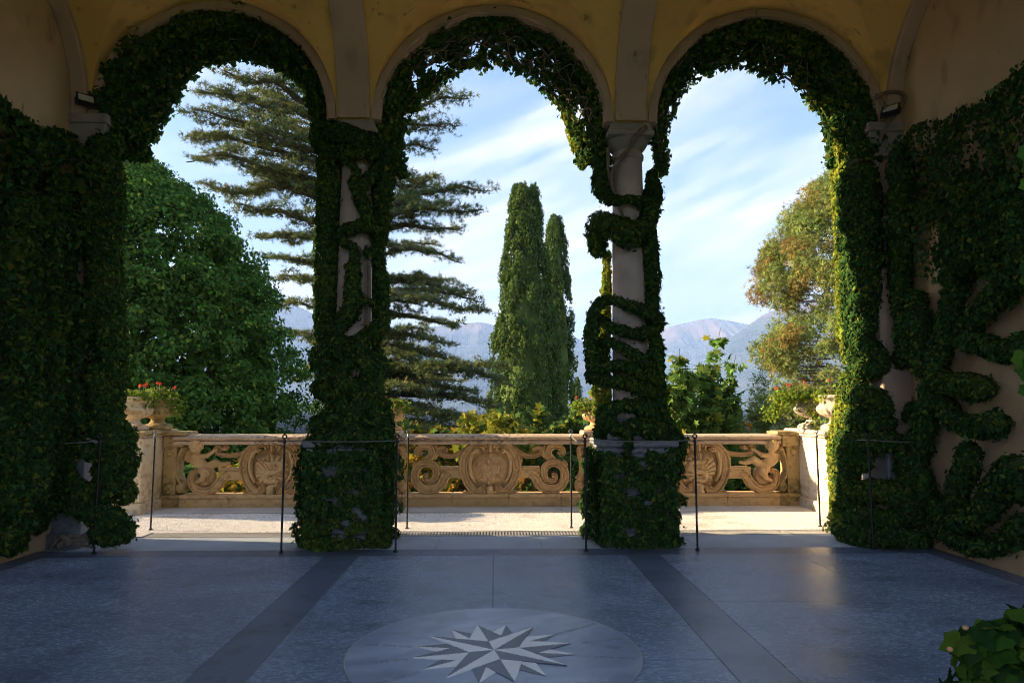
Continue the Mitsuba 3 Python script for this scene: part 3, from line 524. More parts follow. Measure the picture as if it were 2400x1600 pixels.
# two winged cherubs carved in the round: a smooth union of tapered limbs
def cherub(name, label, g, sx, leg_var):
    q = lambda u, v, y=0.: np.array([g([(u, v)])[0][0], YB + y, g([(u, v)])[0][1]])
    Q = .00096
    caps = [  # point, radius, point, radius, softness
        (q(520, 660, -.07), 66 * Q, q(575, 770, -.05), 74 * Q, .035), (q(575, 770, -.05), 74 * Q, q(620, 860, -.02), 84 * Q, .04),
        (q(540, 600, -.09), 42 * Q, q(548, 560, -.11), 40 * Q, .02),                                       # neck
        (q(600, 665, -.09), 40 * Q, q(690, 655, -.11), 34 * Q, .025), (q(690, 655, -.11), 33 * Q, q(790, 585, -.08), 26 * Q, .02), (q(790, 585, -.08), 30 * Q, q(830, 562, -.08), 24 * Q, .012),
        (q(455, 665, -.05), 40 * Q, q(440, 745, -.03), 34 * Q, .025), (q(440, 745, -.03), 33 * Q, q(505, 800, -.08), 26 * Q, .02), (q(505, 800, -.08), 28 * Q, q(545, 808, -.085), 22 * Q, .012),
        (q(650, 850, -.03), 74 * Q, q(800, 770 + leg_var, -.05), 60 * Q, .035), (q(800, 770 + leg_var, -.05), 54 * Q, q(930, 800 + leg_var * .5, -.04), 38 * Q, .025), (q(930, 800 + leg_var * .5, -.04), 36 * Q, q(1020, 772, -.05), 24 * Q, .015),
        (q(630, 880, -.05), 76 * Q, q(690, 905, -.12), 68 * Q, .03), (q(690, 905, -.12), 58 * Q, q(640, 1010, -.10), 42 * Q, .025), (q(640, 1010, -.10), 40 * Q, q(560, 1050, -.10), 30 * Q, .015),
        (q(470, 640, .05), 30 * Q, q(360, 590, .06), 52 * Q, .02), (q(360, 600, .06), 62 * Q, q(325, 700, .05), 46 * Q, .03), (q(330, 690, .05), 46 * Q, q(350, 745, .04), 26 * Q, .02), (q(430, 650, .05), 40 * Q, q(360, 690, .05), 54 * Q, .03)]
    hc = q(545, 500, -.145); R_ = 98 * Q; f = np.array([.10 * sx, -1, -.22]); f /= np.linalg.norm(f); rt_ = np.cross(f, [0, 0, 1]); rt_ /= np.linalg.norm(rt_); u_ = np.cross(rt_, f)
    at = lambda a, b, c: hc + R_ * (a * rt_ + b * u_ + c * f)
    pts = np.vstack([[c[0], c[2]] for c in caps]).reshape(-1, 3)
    lo, hi = np.minimum(pts.min(0), hc - .13) - .09, np.maximum(pts.max(0), hc + .13) + .09
    h = .009; n = np.ceil((hi - lo) / h).astype(int) + 1
    ax = [lo[k] + h * np.arange(n[k]) for k in range(3)]; G = np.stack(np.meshgrid(*ax, indexing='ij'), -1)
    def capsule(a, ra, b, rb):
        ab = b - a; t = np.clip(((G - a) @ ab) / (ab @ ab), 0, 1)
        return np.linalg.norm(G - a - t[..., None] * ab, axis=-1) - (ra + (rb - ra) * t)
    def smin(a, b, k):
        w = np.clip(.5 + .5 * (b - a) / k, 0, 1); return b * (1 - w) + a * w - k * w * (1 - w)
    def ball(c, rr, sc=(1, 1, 1)):
        d = (G - c); e = np.stack([d @ rt_ / sc[0], d @ u_ / sc[1], d @ f / sc[2]], -1); return (np.linalg.norm(e, axis=-1) - rr) * min(sc)
    F = None
    for a, ra, b, rb, k in caps:
        d = capsule(a, ra, b, rb); F = d if F is None else smin(d, F, k)
    H = ball(hc, R_, (.92, 1.06, .98)); H = smin(H, ball(at(0, -.42, .30), R_ * .62), .03)
    for s in (-1, 1):
        H = smin(H, ball(at(.40 * s, -.30, .62), R_ * .34), .02)                                          # cheeks
        H = -smin(-H, ball(at(.34 * s, .06, .98), R_ * .17), .012)                                        # eye sockets
        H = smin(H, ball(at(.34 * s, .04, .84), R_ * .13), .006)                                          # eyes
        H = smin(H, ball(at(.95 * s, -.05, .0), R_ * .20, (.5, 1, 1)), .012)                              # ears
    H = smin(H, ball(at(0, -.14, 1.0), R_ * .15, (.8, 1.2, 1)), .012); H = smin(H, ball(at(0, -.46, .88), R_ * .13, (1.7, .55, 1)), .008); H = -smin(-H, ball(at(0, -.47, 1.03), R_ * .07, (2.4, .5, 1)), .006)
    rr = rng_(9)
    for i in range(46):                                                                                    # curls
        t = rr.normal(size=3); t /= np.linalg.norm(t)
        if t[2] > .45 and t[1] < .45 or t[1] < -.45: continue
        H = smin(H, ball(at(t[0] * .95, t[1] * 1.05, t[2] * .98), R_ * .22), .008)
    F = smin(H, F, .012)
    def look(x, y, z):
        fx, fy, fz = (x - lo[0]) / h, (y - lo[1]) / h, (z - lo[2]) / h
        i, j, k = int(fx), int(fy), int(fz)
        if i < 0 or j < 0 or k < 0 or i >= n[0] - 1 or j >= n[1] - 1 or k >= n[2] - 1: return -.05
        a, b, c = fx - i, fy - j, fz - k; D_ = F_[i:i + 2, j:j + 2, k:k + 2] if False else None
        s = st; o = i * s[0] + j * s[1] + k
        v00 = FL_[o] + (FL_[o + s[0]] - FL_[o]) * a; v10 = FL_[o + s[1]] + (FL_[o + s[0] + s[1]] - FL_[o + s[1]]) * a
        v01 = FL_[o + 1] + (FL_[o + s[0] + 1] - FL_[o + 1]) * a; v11 = FL_[o + s[1] + 1] + (FL_[o + s[0] + s[1] + 1] - FL_[o + s[1] + 1]) * a
        v0 = v00 + (v10 - v00) * b; v1 = v01 + (v11 - v01) * b
        return -(v0 + (v1 - v0) * c)
    FL_ = F.ravel().tolist(); st = (int(n[1] * n[2]), int(n[2]))
    m = m3.Manifold.level_set(look, [*(lo + h), *(hi - h)], h * 1.15)
    k = thing(name, label, 'statue', 'cherubs carved on the balustrade')
    v, fc, _ = meshkit.arrays(m); m = trimesh.Trimesh(v, fc, process=False)
    parts = [x for x in m.split(only_watertight=False) if len(x.faces) > 300]
    scene[k] = mikit.ply(cat(parts), 'balustrade_stone', smooth=True)
    return k
cherub('cherub_statue', 'winged stone cherub on the balustrade below the shaded urns, reaching to the right', uv(-3.30, 1680, .00096, .205, 1245, 1), 1, 0)
cherub('cherub_statue', 'winged stone cherub on the balustrade beside the sunlit pier, reaching to the left', uv(3.10, 1680, .00096, .205, 1245, -1), -1, -40)

# ---------------------------------------------------------------- urns with geraniums
def urn(x, y, z, s, mat, label, group, bowl=1.0):
    prof = [(0, 0), (.205, 0), (.225, .02), (.225, .05), (.20, .075), (.12, .10), (.095, .14), (.10, .17), (.14, .185)] if bowl else []
    P = smooth_path([(.15, .19), (.22, .225), (.262, .28), (.268, .325), (.235, .365)], n=20)
    prof = prof + [tuple(p) for p in P] + [(.222, .385), (.225, .42), (.245, .455), (.265, .47), (.268, .50), (.245, .505), (.235, .48), (0, .46)]
    n = 96; p = np.array(prof); a = np.arange(n) * 2 * PI / n
    m = lathe([(q[0], q[1]) for q in prof], n)
    v = m.vertices.copy(); rr = np.hypot(v[:, 0], v[:, 1]); th = np.arctan2(v[:, 1], v[:, 0])
    w = np.exp(-((v[:, 2] - .27) / .055) ** 2); g = np.abs(np.sin(th * 9 + (v[:, 2] - .27) * 9)) ** .6
    w2 = np.exp(-((v[:, 2] - .485) / .02) ** 2) * (rr > .2)
    k = 1 + w * .16 * (g - .75) + w2 * .06 * (np.abs(np.sin(th * 14)) - .5); v[:, :2] *= k[:, None]
    m.vertices = v * s + [x, y, z]
    t = thing('stone_urn', label, 'urn', group)
    put('bowl', m, mat, t, 40); put('soil', lathe([(0, .485), (.236, .485), (.236, .47)], 24, (0, 0)).apply_scale(s).apply_translation([x, y, z]), 'bark', t)
    return t
def geranium(name, label, x, y, z, sx, sy, h, n, nf, seed, droop=None, group=None):
    r = rng_(seed); k = thing(name, label, 'flowering plant', group)
    u = r.normal(size=(n, 3)); u /= np.linalg.norm(u, axis=1, keepdims=True); u[:, 2] = np.abs(u[:, 2])
    P = np.array([x, y, z]) + u * np.array([sx, sy, h]) * (r.random((n, 1)) ** .35) * (.75 + .5 * meshkit.noise(u * 4 + seed)[:, None])
    edge = r.random(n) < .22; P[edge, 2] -= r.random(edge.sum()) * .12
    N = u
    if droop is not None:
        for cx_, cy_, cz_, dx_, dz_, m in droop:
            t = r.random((m, 1)); Q = np.array([cx_, cy_, cz_]) + np.hstack([dx_ * t, 0 * t, dz_ * t]) + r.normal(size=(m, 3)) * [.06, .07, .06]
            P = np.vstack([P, Q]); N = np.vstack([N, np.tile([-.3, -.5, .7], (m, 1))])
    m, c = leaf_cloud(P, N, .042, r, 'ivy', .7, col=tints(len(P), (.17, .25, .035), r, .3, [(.30, .30, .04), (.10, .17, .03)], .3))
    put('leaves', m, 'soft_leaf', k, color=c, kind='stuff')
    st = []
    for i in range(26):
        a_, b_ = r.uniform(-.7, .7, 2); st.append(sweep(smooth_path([(x + a_ * sx * .4, y + b_ * sy * .4, z - .05), (x + a_ * sx * .8, y + b_ * sy * .8, z + h * .5), (x + a_ * sx, y + b_ * sy, z + h * r.uniform(.75, 1.02))], n=5), .004, n=4))
    put('stems', cat(st), 'vine_bark', k)
    for i in range(nf):
        a_ = r.uniform(-.85, .85); b_ = r.uniform(-1, .3); hh = h * (1 - .35 * a_ * a_) * r.uniform(.9, 1.25)
        c0 = np.array([x + a_ * sx, y + b_ * sy, z + hh + .03]); npt = 26
        d = unit(r.normal(size=(npt, 3)) + [0, -.2, .5]); mm, cc = leaf_cloud(c0 + d * .022 * r.uniform(.6, 1.2), d, .022, r, 'kite', .4, col=tints(npt, (.60, .06, .04), r, .25, [(.70, .17, .07)], .45))
        put('flower', cat([mm]), 'petal', k, color=cc)
        if i < nf: put('flower_stem', sweep(smooth_path([c0 - [0, 0, h * .6], c0 - [.01, 0, .05], c0], n=5), .004, n=4), 'soft_green', k)
plain('soft_green', (.12, .18, .05), .7)
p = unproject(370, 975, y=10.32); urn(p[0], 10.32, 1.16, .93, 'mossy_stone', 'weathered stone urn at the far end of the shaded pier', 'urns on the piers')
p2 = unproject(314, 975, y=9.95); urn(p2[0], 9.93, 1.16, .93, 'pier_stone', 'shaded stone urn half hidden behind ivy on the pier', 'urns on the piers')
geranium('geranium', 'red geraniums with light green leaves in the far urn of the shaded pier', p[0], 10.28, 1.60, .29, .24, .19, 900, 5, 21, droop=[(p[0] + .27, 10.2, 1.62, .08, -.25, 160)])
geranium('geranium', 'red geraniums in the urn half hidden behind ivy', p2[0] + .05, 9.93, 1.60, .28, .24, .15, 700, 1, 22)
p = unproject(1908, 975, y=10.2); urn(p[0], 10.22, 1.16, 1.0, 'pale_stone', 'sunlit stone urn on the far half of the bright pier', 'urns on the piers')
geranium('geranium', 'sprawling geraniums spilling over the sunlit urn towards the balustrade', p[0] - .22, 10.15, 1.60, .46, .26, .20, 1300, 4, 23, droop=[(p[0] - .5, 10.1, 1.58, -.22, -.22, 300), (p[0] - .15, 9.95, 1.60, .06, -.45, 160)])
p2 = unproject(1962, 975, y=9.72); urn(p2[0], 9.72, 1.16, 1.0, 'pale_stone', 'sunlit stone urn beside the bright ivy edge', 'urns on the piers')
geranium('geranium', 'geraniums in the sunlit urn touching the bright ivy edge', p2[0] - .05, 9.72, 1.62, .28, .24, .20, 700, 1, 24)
for x, lab_, lab2, sd in ((-1.55, 'small stone urn on the balustrade behind the column covered by ivy to its foot', 'light green geranium with one orange flower behind the fully ivied column', 25), (1.54, 'small stone urn on the balustrade behind the ivy ringed column', 'light green geranium in the small urn behind the ivy ringed column', 26)):
    urn(x, 10.45, 1.14, .72, 'balustrade_stone', lab_, 'urns on the piers')
    geranium('geranium', lab2, x + (.06 if x < 0 else -.14), 10.42, 1.46, .26, .2, .17, 480, 1 if x < 0 else 2, sd)

# ---------------------------------------------------------------- cord stanchions, lamps
POSTS = []
def post(x, y, label, iron='iron'):
    t = thing('stanchion', label, 'stanchion', 'slim iron stanchions with eyelet tops'); z = 1.155
    put('rod', lathe([(0, .004), (.011, .004), (.011, z - .03), (0, z - .03)], 10, (x, y)), iron, t, 40)
    put('foot', lathe([(0, .003), (.024, .003), (.024, .012), (.014, .022), (0, .022)], 14, (x, y)), iron, t, 40)
    put('collar', lathe([(0, z - .04), (.017, z - .04), (.019, z - .02), (.012, z - .005), (.010, z + .005), (0, z + .006)], 12, (x, y)), 'iron_pale' if y > 8 else 'iron', t, 40)
    put('eyelet', trimesh.creation.torus(.021, .0075, 18, 8, transform=[[1, 0, 0, x], [0, 0, 1, y], [0, -1, 0, z + .03], [0, 0, 0, 1]]), 'iron_pale' if y > 8 else 'iron', t, 40)
    return np.array([x, y, z - .012])
near = [(-4.09, 'second'), (-2.19, ''), (-1.016, ''), (.964, ''), (2.134, ''), (4.003, '')]
ND = ['on the floor by the shaded ivy corner', 'on the dark band left of the fully ivied column', 'on the dark band just right of the fully ivied pedestal', 'on the dark band at the left edge of the ivy ringed column', 'on the dark band just right of the ivy ringed column', 'on the dark band in front of the sunlit ivy corner']
FD = ['on the gravel before the shaded pier', 'on the gravel half hidden left of the fully ivied column', 'on the gravel just right of the fully ivied column', 'on the gravel just left of the ivy ringed column', 'on the gravel hidden behind the ivy ringed column', 'on the gravel in front of the sunlit pier']
N_ = [post(x, 7.27, 'slim black stanchion ' + ND[i]) for i, (x, _) in enumerate(near)]
F_ = [post(x, 8.61, 'slim bright tipped stanchion ' + FD[i], 'iron') for i, x in enumerate((-4.18, -2.21, -1.067, .962, 1.98, 4.08))]
def cord(a, b, sag, label):
    t = np.linspace(0, 1, 15); P = a + (b - a) * t[:, None]; P[:, 2] -= sag * 4 * t * (1 - t)
    k = thing('cord', label, 'cord', 'cords between the stanchions'); scene[k] = mikit.ply(sweep(P, .0055, n=6), 'cord', smooth=40)
CD = ['before the shaded pier', 'left of the fully ivied pedestal', 'right of the fully ivied pedestal', 'left of the ivy ringed pedestal', 'right of the ivy ringed pedestal', 'before the sunlit pier']
for i, s in enumerate((.015, .03, .05, .045, .03, .02)): cord(N_[i], F_[i], s, 'thin cord running back ' + CD[i])
cord(N_[1], N_[2], .012, 'thin cord across the front of the fully ivied pedestal'); cord(N_[3], N_[4], .012, 'thin cord across the front of the ivy ringed column')
cord(N_[5], np.array([4.74, 7.2, 1.12]), .01, 'thin cord from the sunlit ivy corner to the side wall'); cord(N_[0], np.array([-4.78, 7.2, 1.12]), .01, 'thin cord from the shaded ivy corner to the side wall')
def floodlight(p, ry, rz, label):
    t = thing('floodlight', label, 'floodlight', 'floodlights on the corner capitals')
    M = trimesh.transformations.translation_matrix(p) @ trimesh.transformations.rotation_matrix(rz, [0, 0, 1]) @ trimesh.transformations.rotation_matrix(ry, [1, 0, 0])
    def tr(m): m.apply_transform(M); return m
    put('housing', tr(cat([bx(-.085, .085, -.03, .03, -.06, .06, .008), bx(-.095, .095, -.034, -.028, -.068, -.052), bx(-.095, .095, -.034, -.028, .052, .068), bx(-.095, -.075, -.034, -.028, -.052, .052), bx(.075, .095, -.034, -.028, -.052, .052), *[bx(-.07 + i * .03, -.062 + i * .03, .03, .05, -.045, .045) for i in range(5)]])), 'lamp_black', t)
    put('glass', tr(bx(-.075, .075, -.0325, -.0302, -.052, .052)), 'lamp_glass', t)
    put('bracket', tr(cat([bx(-.105, -.095, -.008, .008, -.10, .0), bx(.095, .105, -.008, .008, -.10, .0), bx(-.105, .105, -.008, .008, -.108, -.10)])), 'lamp_black', t)
floodlight((-4.58, 7.47, 4.905), -.55, .75, 'small black floodlight on the shaded corner capital under the plain ochre wall')
floodlight((4.57, 7.47, 4.895), -.65, -.8, 'small black floodlight on the corner capital beside the curling vine stem')
SO = thing('socket_box', 'small reddish socket box on the wall beside the sunlit ivy corner', 'socket'); p = unproject(2137, 943, x=XR)
put('cover', bx(XR - .03, XR, p[1] - .045, p[1] + .045, p[2] - .07, p[2] + .07, .006), 'socket_red', SO); put('plate', bx(XR - .034, XR - .03, p[1] - .028, p[1] + .028, p[2] - .04, p[2] + .03), 'lamp_black', SO)
for uu, w in ((1362, 'left'), (1589, 'right')):
    x, _, zz = unproject(uu, 1194, y=9.6)
    t = thing('ground_spotlight', f'tiny white garden spotlight on the gravel at the {w} side of the ivy ringed pedestal', 'spotlight', 'garden spotlights')
    put('globe', trimesh.creation.icosphere(subdivisions=3, radius=.026).apply_translation([x, 9.6, zz]), 'white_enamel', t, True); put('stake', lathe([(0, 0), (.006, 0), (.006, zz - .015), (0, zz - .015)], 8, (x, 9.6)), 'iron', t)
# ---------------------------------------------------------------- terrain, lake, mountains
LAKE = -24.
def terr_c(p, n, uv):
    a = fbm(p.x * .3, p.y * .3, p.z * .3, 4); return mix((.035, .055, .018), (.10, .10, .045), a)
scene['terrain_mat'] = {'type': 'principled', 'base_color': proc(terr_c), 'roughness': 1., 'specular': .1}
scene['lawn_mat'] = {'type': 'principled', 'base_color': proc(lambda p, n, uv: mix((.06, .10, .025), (.12, .15, .05), fbm(p.x * 4, p.y * 4, 1., 4))), 'roughness': 1., 'specular': .1}
xs = np.concatenate([np.linspace(-220, -20, 30), np.linspace(-18, 18, 37), np.linspace(20, 220, 30)]); ys = np.concatenate([np.linspace(-120, -2, 20), [0., 4., 8., 10.68, 10.72], np.linspace(11, 120, 60)])
X_, Y_ = np.meshgrid(xs, ys, indexing='ij'); f = meshkit.fbm(np.stack([X_ * .07, Y_ * .07, 0 * X_], -1), 4)
Z_ = np.where(Y_ < 10.7, -.31, np.maximum(-3.6 - (Y_ - 10.7) * .34 + (f - .5) * 3, LAKE - 4 + 0 * X_))
struct('ground', grid_mesh(np.stack([X_, Y_, Z_], -1)), 'terrain_mat', 'dark garden slope below the terrace', smooth=True)
struct('lawn', bx(-60, 60, -80, .19, -.3, -.03), 'lawn_mat', 'garden lawn before the loggia')
def water_h(p, n, uv): return fbm(p.x * .35, p.y * .9, 1., 3)
scene['water_mat'] = {'type': 'bumpmap', 't': proc(water_h, .05), 'scale': .05, 'n': {'type': 'principled', 'base_color': rgb(.03, .055, .075), 'roughness': .12, 'specular': .55}}
struct('lake', grid_mesh(np.array([[[-4700, 40, LAKE], [-4700, 12300, LAKE]], [[4900, 40, LAKE], [4900, 12300, LAKE]]])[::-1]), 'water_mat', 'pale lake water below the garden')
def hill_c(p, n, uv):
    a = fbm(p.x * .006, p.y * .006, p.z * .012, 5); b = fbm(p.x * .0016 + 3, p.y * .0016, p.z * .004, 4)
    c = mix((.022, .034, .024), (.055, .062, .045), smoothstep(.3, .7, a)); return mix(c, mi.Color3f(.16, .10, .075), smoothstep(720., 900., p.z + 260 * (b - .5)) * .8)
scene['hill_mat'] = {'type': 'principled', 'base_color': proc(hill_c), 'roughness': 1., 'specular': .05}
def ridge(y, pts, depth, seed, label, amp=60.):
    """a mountain whose skyline passes the points (u, v) of the photograph at distance y"""
    q = np.array([unproject(u, v, y=y) for u, v in pts]); xs = np.linspace(q[0, 0], q[-1, 0], 220); top = np.interp(xs, q[:, 0], q[:, 2])
    k = np.ones(5) / 5; top = np.convolve(np.pad(top, 2, 'edge'), k, 'valid')
    t = np.concatenate([np.linspace(-1, 0, 70), np.linspace(.03, 1, 20)])
    X, Tt = np.meshgrid(xs, t, indexing='ij')
    sp = meshkit.fbm(np.stack([X / 700., Tt * 1.6, 0 * X + seed], -1), 5, seed); sp2 = np.abs(meshkit.fbm(np.stack([X / 330., Tt * .8, 0 * X], -1), 4, seed + 5) - .5) * 2
    Z = (top - LAKE)[:, None] * (1 - np.abs(Tt)) ** 1.15 * (1 - .35 * (sp2) * np.minimum(1, np.abs(Tt) * 5)) + LAKE - 8 + amp * (sp - .5) * np.minimum(1, np.abs(Tt) * 6 + .12)
    Yy = y + Tt * depth + (sp - .5) * depth * .25 * np.minimum(1, np.abs(Tt) * 4)
    struct('mountain', grid_mesh(np.stack([X, Yy, Z], -1)), 'hill_mat', label, smooth=True)
W = 1.0204
ridge(7600, [(u * W, v * W) for u, v in ((380, 690), (560, 640), (660, 688), (720, 720), (820, 790), (880, 770), (960, 752), (1060, 742), (1110, 738), (1180, 760), (1260, 765), (1308, 764), (1345, 786), (1400, 800), (1500, 830), (1700, 870))], 3300, 3, 'hazy blue mountain behind the cypresses')
ridge(9000, [(u * W, v * W) for u, v in ((1250, 850), (1400, 790), (1490, 770), (1540, 748), (1600, 735), (1632, 729), (1680, 736), (1740, 748), (1800, 770), (2000, 800))], 3000, 8, 'hazy mountain with a reddish summit beside the ivy ringed column')
ridge(6200, [(u * W, v * W) for u, v in ((1560, 900), (1640, 800), (1700, 758), (1750, 722), (1800, 702), (1850, 690), (1930, 668), (2050, 664), (2300, 690))], 2600, 12, 'nearer grey blue mountain slope behind the rusty conifer')
struct('shore', grid_mesh(np.stack([*np.meshgrid(np.linspace(-4600, 4800, 40), np.linspace(3600, 4600, 8), indexing='ij'), LAKE - 6 + np.clip(np.add.outer(np.zeros(40), np.linspace(0, 1, 8)) * 40 + 6 * meshkit.noise(np.stack([*np.meshgrid(np.linspace(0, 50, 40), np.linspace(0, 5, 8), indexing='ij'), np.zeros((40, 8))], -1)), 0, 60)], -1)), 'hill_mat', 'far shore of the lake', smooth=True)

# ---------------------------------------------------------------- trees beyond the balustrade
def limb(P, r0, r1, n=7): q = smooth_path(P, n=len(P) * 6); return sweep(q, np.linspace(r0, r1, len(q)), n=n, hint=(.3, .2, .93))
# broad dark evergreen on the shaded side
r = rng_(31); TR = thing('camphor_tree', 'broad domed dark green evergreen tree behind the shaded urns', 'tree')
Yt = 21.; sc_ = Yt / FPX * 1.0204; ux = lambda u: unproject(u * W, 900, y=Yt)[0]; vz = lambda v: unproject(800, v * W, y=Yt)[2]
outline = [(960, 722), (860, 712), (760, 690), (680, 655), (600, 612), (520, 555), (450, 470), (410, 400), (385, 345), (365, 300)]
zc = np.array([vz(v) for v, u in outline]); hw = np.array([ux(u) for v, u in outline]) - ux(300)
Z0 = -5.2
def half_width(z): return np.interp(z, np.concatenate([[Z0, -2.2], zc]), np.concatenate([[2.6, 5.2], hw]))
cl, cn = [], []
while len(cl) < 1550:
    z = r.uniform(-3.5, zc[-1] - .1); a = r.uniform(-PI, PI) if len(cl) % 3 else -PI / 2 + r.normal() * .8; w = half_width(z) - .30
    if w < .05: continue
    rr = w * (1 - .30 * r.random() ** 1.3); cl.append((ux(300) + rr * math.cos(a), Yt + 1.0 * rr * math.sin(a), z)); cn.append((math.cos(a), math.sin(a), .55))
cl = np.array(cl); cn = unit(np.array(cn)); cr = r.uniform(.26, .52, len(cl)); k = 105
off = r.normal(size=(len(cl), k, 3)); off = unit(off) * (r.random((len(cl), k, 1)) ** .4) * [1, 1, .75]
P = (cl[:, None] + off * cr[:, None, None]).reshape(-1, 3); N = unit(cn[:, None] * 1.0 + off * .9 + [0, 0, .35]).reshape(-1, 3)
P[:, 2] -= .10 * np.repeat(r.random(len(cl)), k)
m, c = leaf_cloud(P, N, .122, r, 'kite', .5, col=tints(len(P), (.062, .135, .028), r, .28, [(.20, .26, .04), (.045, .10, .03)], .12))
put('crown', m, 'tree_leaf', TR, color=c, kind='stuff')
x0 = ux(300)
put('trunk', cat([limb([(x0, Yt, -7.5), (x0 + .1, Yt, -4), (x0 - .1, Yt, -1), (x0, Yt, 3), (x0 + .1, Yt, 6.5)], .34, .05)] + [limb([(x0, Yt, z), (x0 + a_ * 1.2, Yt + b_ * 1.2, z + .8), (x0 + a_ * 2.6, Yt + b_ * 2.6, z + 1.6)],   .07, .015, 5) for z, a_, b_ in [(r.uniform(-3, 4), math.cos(t), math.sin(t)) for t in r.uniform(0, 2 * PI, 26)]]), 'bark', TR, 40)
s_ = np.linspace(.1, .9, 17); inner = np.array([(x0 + .72 * half_width(z) * math.cos(t), Yt + .72 * half_width(z) * math.sin(t), z) for z in np.linspace(-3.5, 6.4, 150) for t in r.uniform(0, 2 * PI, 60)])
m, c = leaf_cloud(inner, r.normal(size=inner.shape), .40, r, 'kite', 1., col=tints(len(inner), (.062, .135, .028), r, .28)); put('inner_foliage', m, 'tree_leaf', TR, color=c, kind='stuff')

# the cedar: flat tiers of needles on long limbs
r = rng_(41); CE = thing('cedar_tree', 'huge old cedar with flat tiers of olive needles and bare dark limbs', 'tree')
Yc = 32.; cxx = unproject(800 * W, 900, y=Yc)[0]; vz = lambda v, y=Yc: unproject(800, v * W, y=y)[2]; ux = lambda u, y=Yc: unproject(u * W, 900, y=y)[0]
trunk = smooth_path([(cxx + .3, Yc, -14), (cxx + .2, Yc, -4), (cxx, Yc, vz(900)), (cxx - .1, Yc, vz(620)), (cxx - .5, Yc, vz(420)), (ux(755), Yc, vz(320)), (ux(700), Yc + .2, vz(215)), (ux(650), Yc, vz(130))], n=60)
put('trunk', sweep(trunk, np.interp(trunk[:, 2], [-14, 2, 8, 14, 18.5], [.75, .62, .42, .25, .05]), n=12, hint=(.3, .2, .93)), 'bark', CE, 40)
tx = lambda z: np.array([np.interp(z, trunk[:, 2], trunk[:, 0]), np.interp(z, trunk[:, 2], trunk[:, 1]), z])
TW_P, TW_N, TW_A, wood = [], [], [], []
_vs = [0.]
def v_seed():
    _vs[0] += 3.7; return _vs[0]
def bough(p0, p1, sag, rad, wide, dens, name='limb'):
    """a limb with plates of needle sprays along it"""
    p0, p1 = np.asarray(p0, float), np.asarray(p1, float); L = np.linalg.norm(p1 - p0); d = (p1 - p0) / L; side = unit(np.cross(d, [0, 0, 1]))
    mid_ = [p0 + (p1 - p0) * t + np.array([0, 0, sag * math.sin(PI * t) * L]) + side * r.normal() * .05 * L + [0, 0, r.normal() * .02 * L] for t in (.25, .5, .75)]
    q = smooth_path([p0] + mid_ + [p1], n=30); q[:, 2] += .65 * (meshkit.fbm(np.column_stack([np.arange(len(q)) * .16, 0 * q[:, 0] + v_seed(), 0 * q[:, 0]]), 3) - .5) * np.linspace(0, 1, len(q)); put(name, sweep(q, np.linspace(rad, .025, len(q)), n=7, hint=(.3, .2, .93)), 'bark', CE, 40)
    nb = int(L * 3.0 * dens)
    for i in range(nb):
        t = .22 + .78 * (i + r.random()) / nb; b = q[min(int(t * (len(q) - 1)), len(q) - 1)]
        sd = (-1) ** i * unit(side * (1 - .0 * t) + d * r.uniform(.3, 1.2) + [0, 0, r.normal() * .10])
        l = wide * (.45 + .55 * math.sin(PI * min(1, t * .9 + .12))) * r.uniform(.55, 1.15)
        e = b + sd * l + [0, 0, r.normal() * .13 - .03 * l]; s = smooth_path([b, (b + e) / 2 + [0, 0, .05 * l], e], n=6)
        wood.append(sweep(s, np.linspace(.022, .006, len(s)), n=4, hint=(.3, .2, .93)))
        n = int(l * 52 * (dens if dens < 1 else 1)) + 6; tt = r.random(n) ** .8
        n = len(tt); c = b + (e - b) * tt[:, None]; lat = unit(np.cross(sd, [0, 0, 1])); o = r.normal(size=n) * .24
        TW_P.append(c + lat * o[:, None] + np.column_stack([0 * tt, 0 * tt, r.normal(size=n) * .06 + .06 - .16 * np.abs(o)])); TW_N.append(np.tile([0, -.25, .8], (n, 1)) + r.normal(size=(n, 3)) * .55)
        TW_A.append(sd[None] * .8 + lat * np.sign(o)[:, None] * .8 + r.normal(size=(n, 3)) * .4)
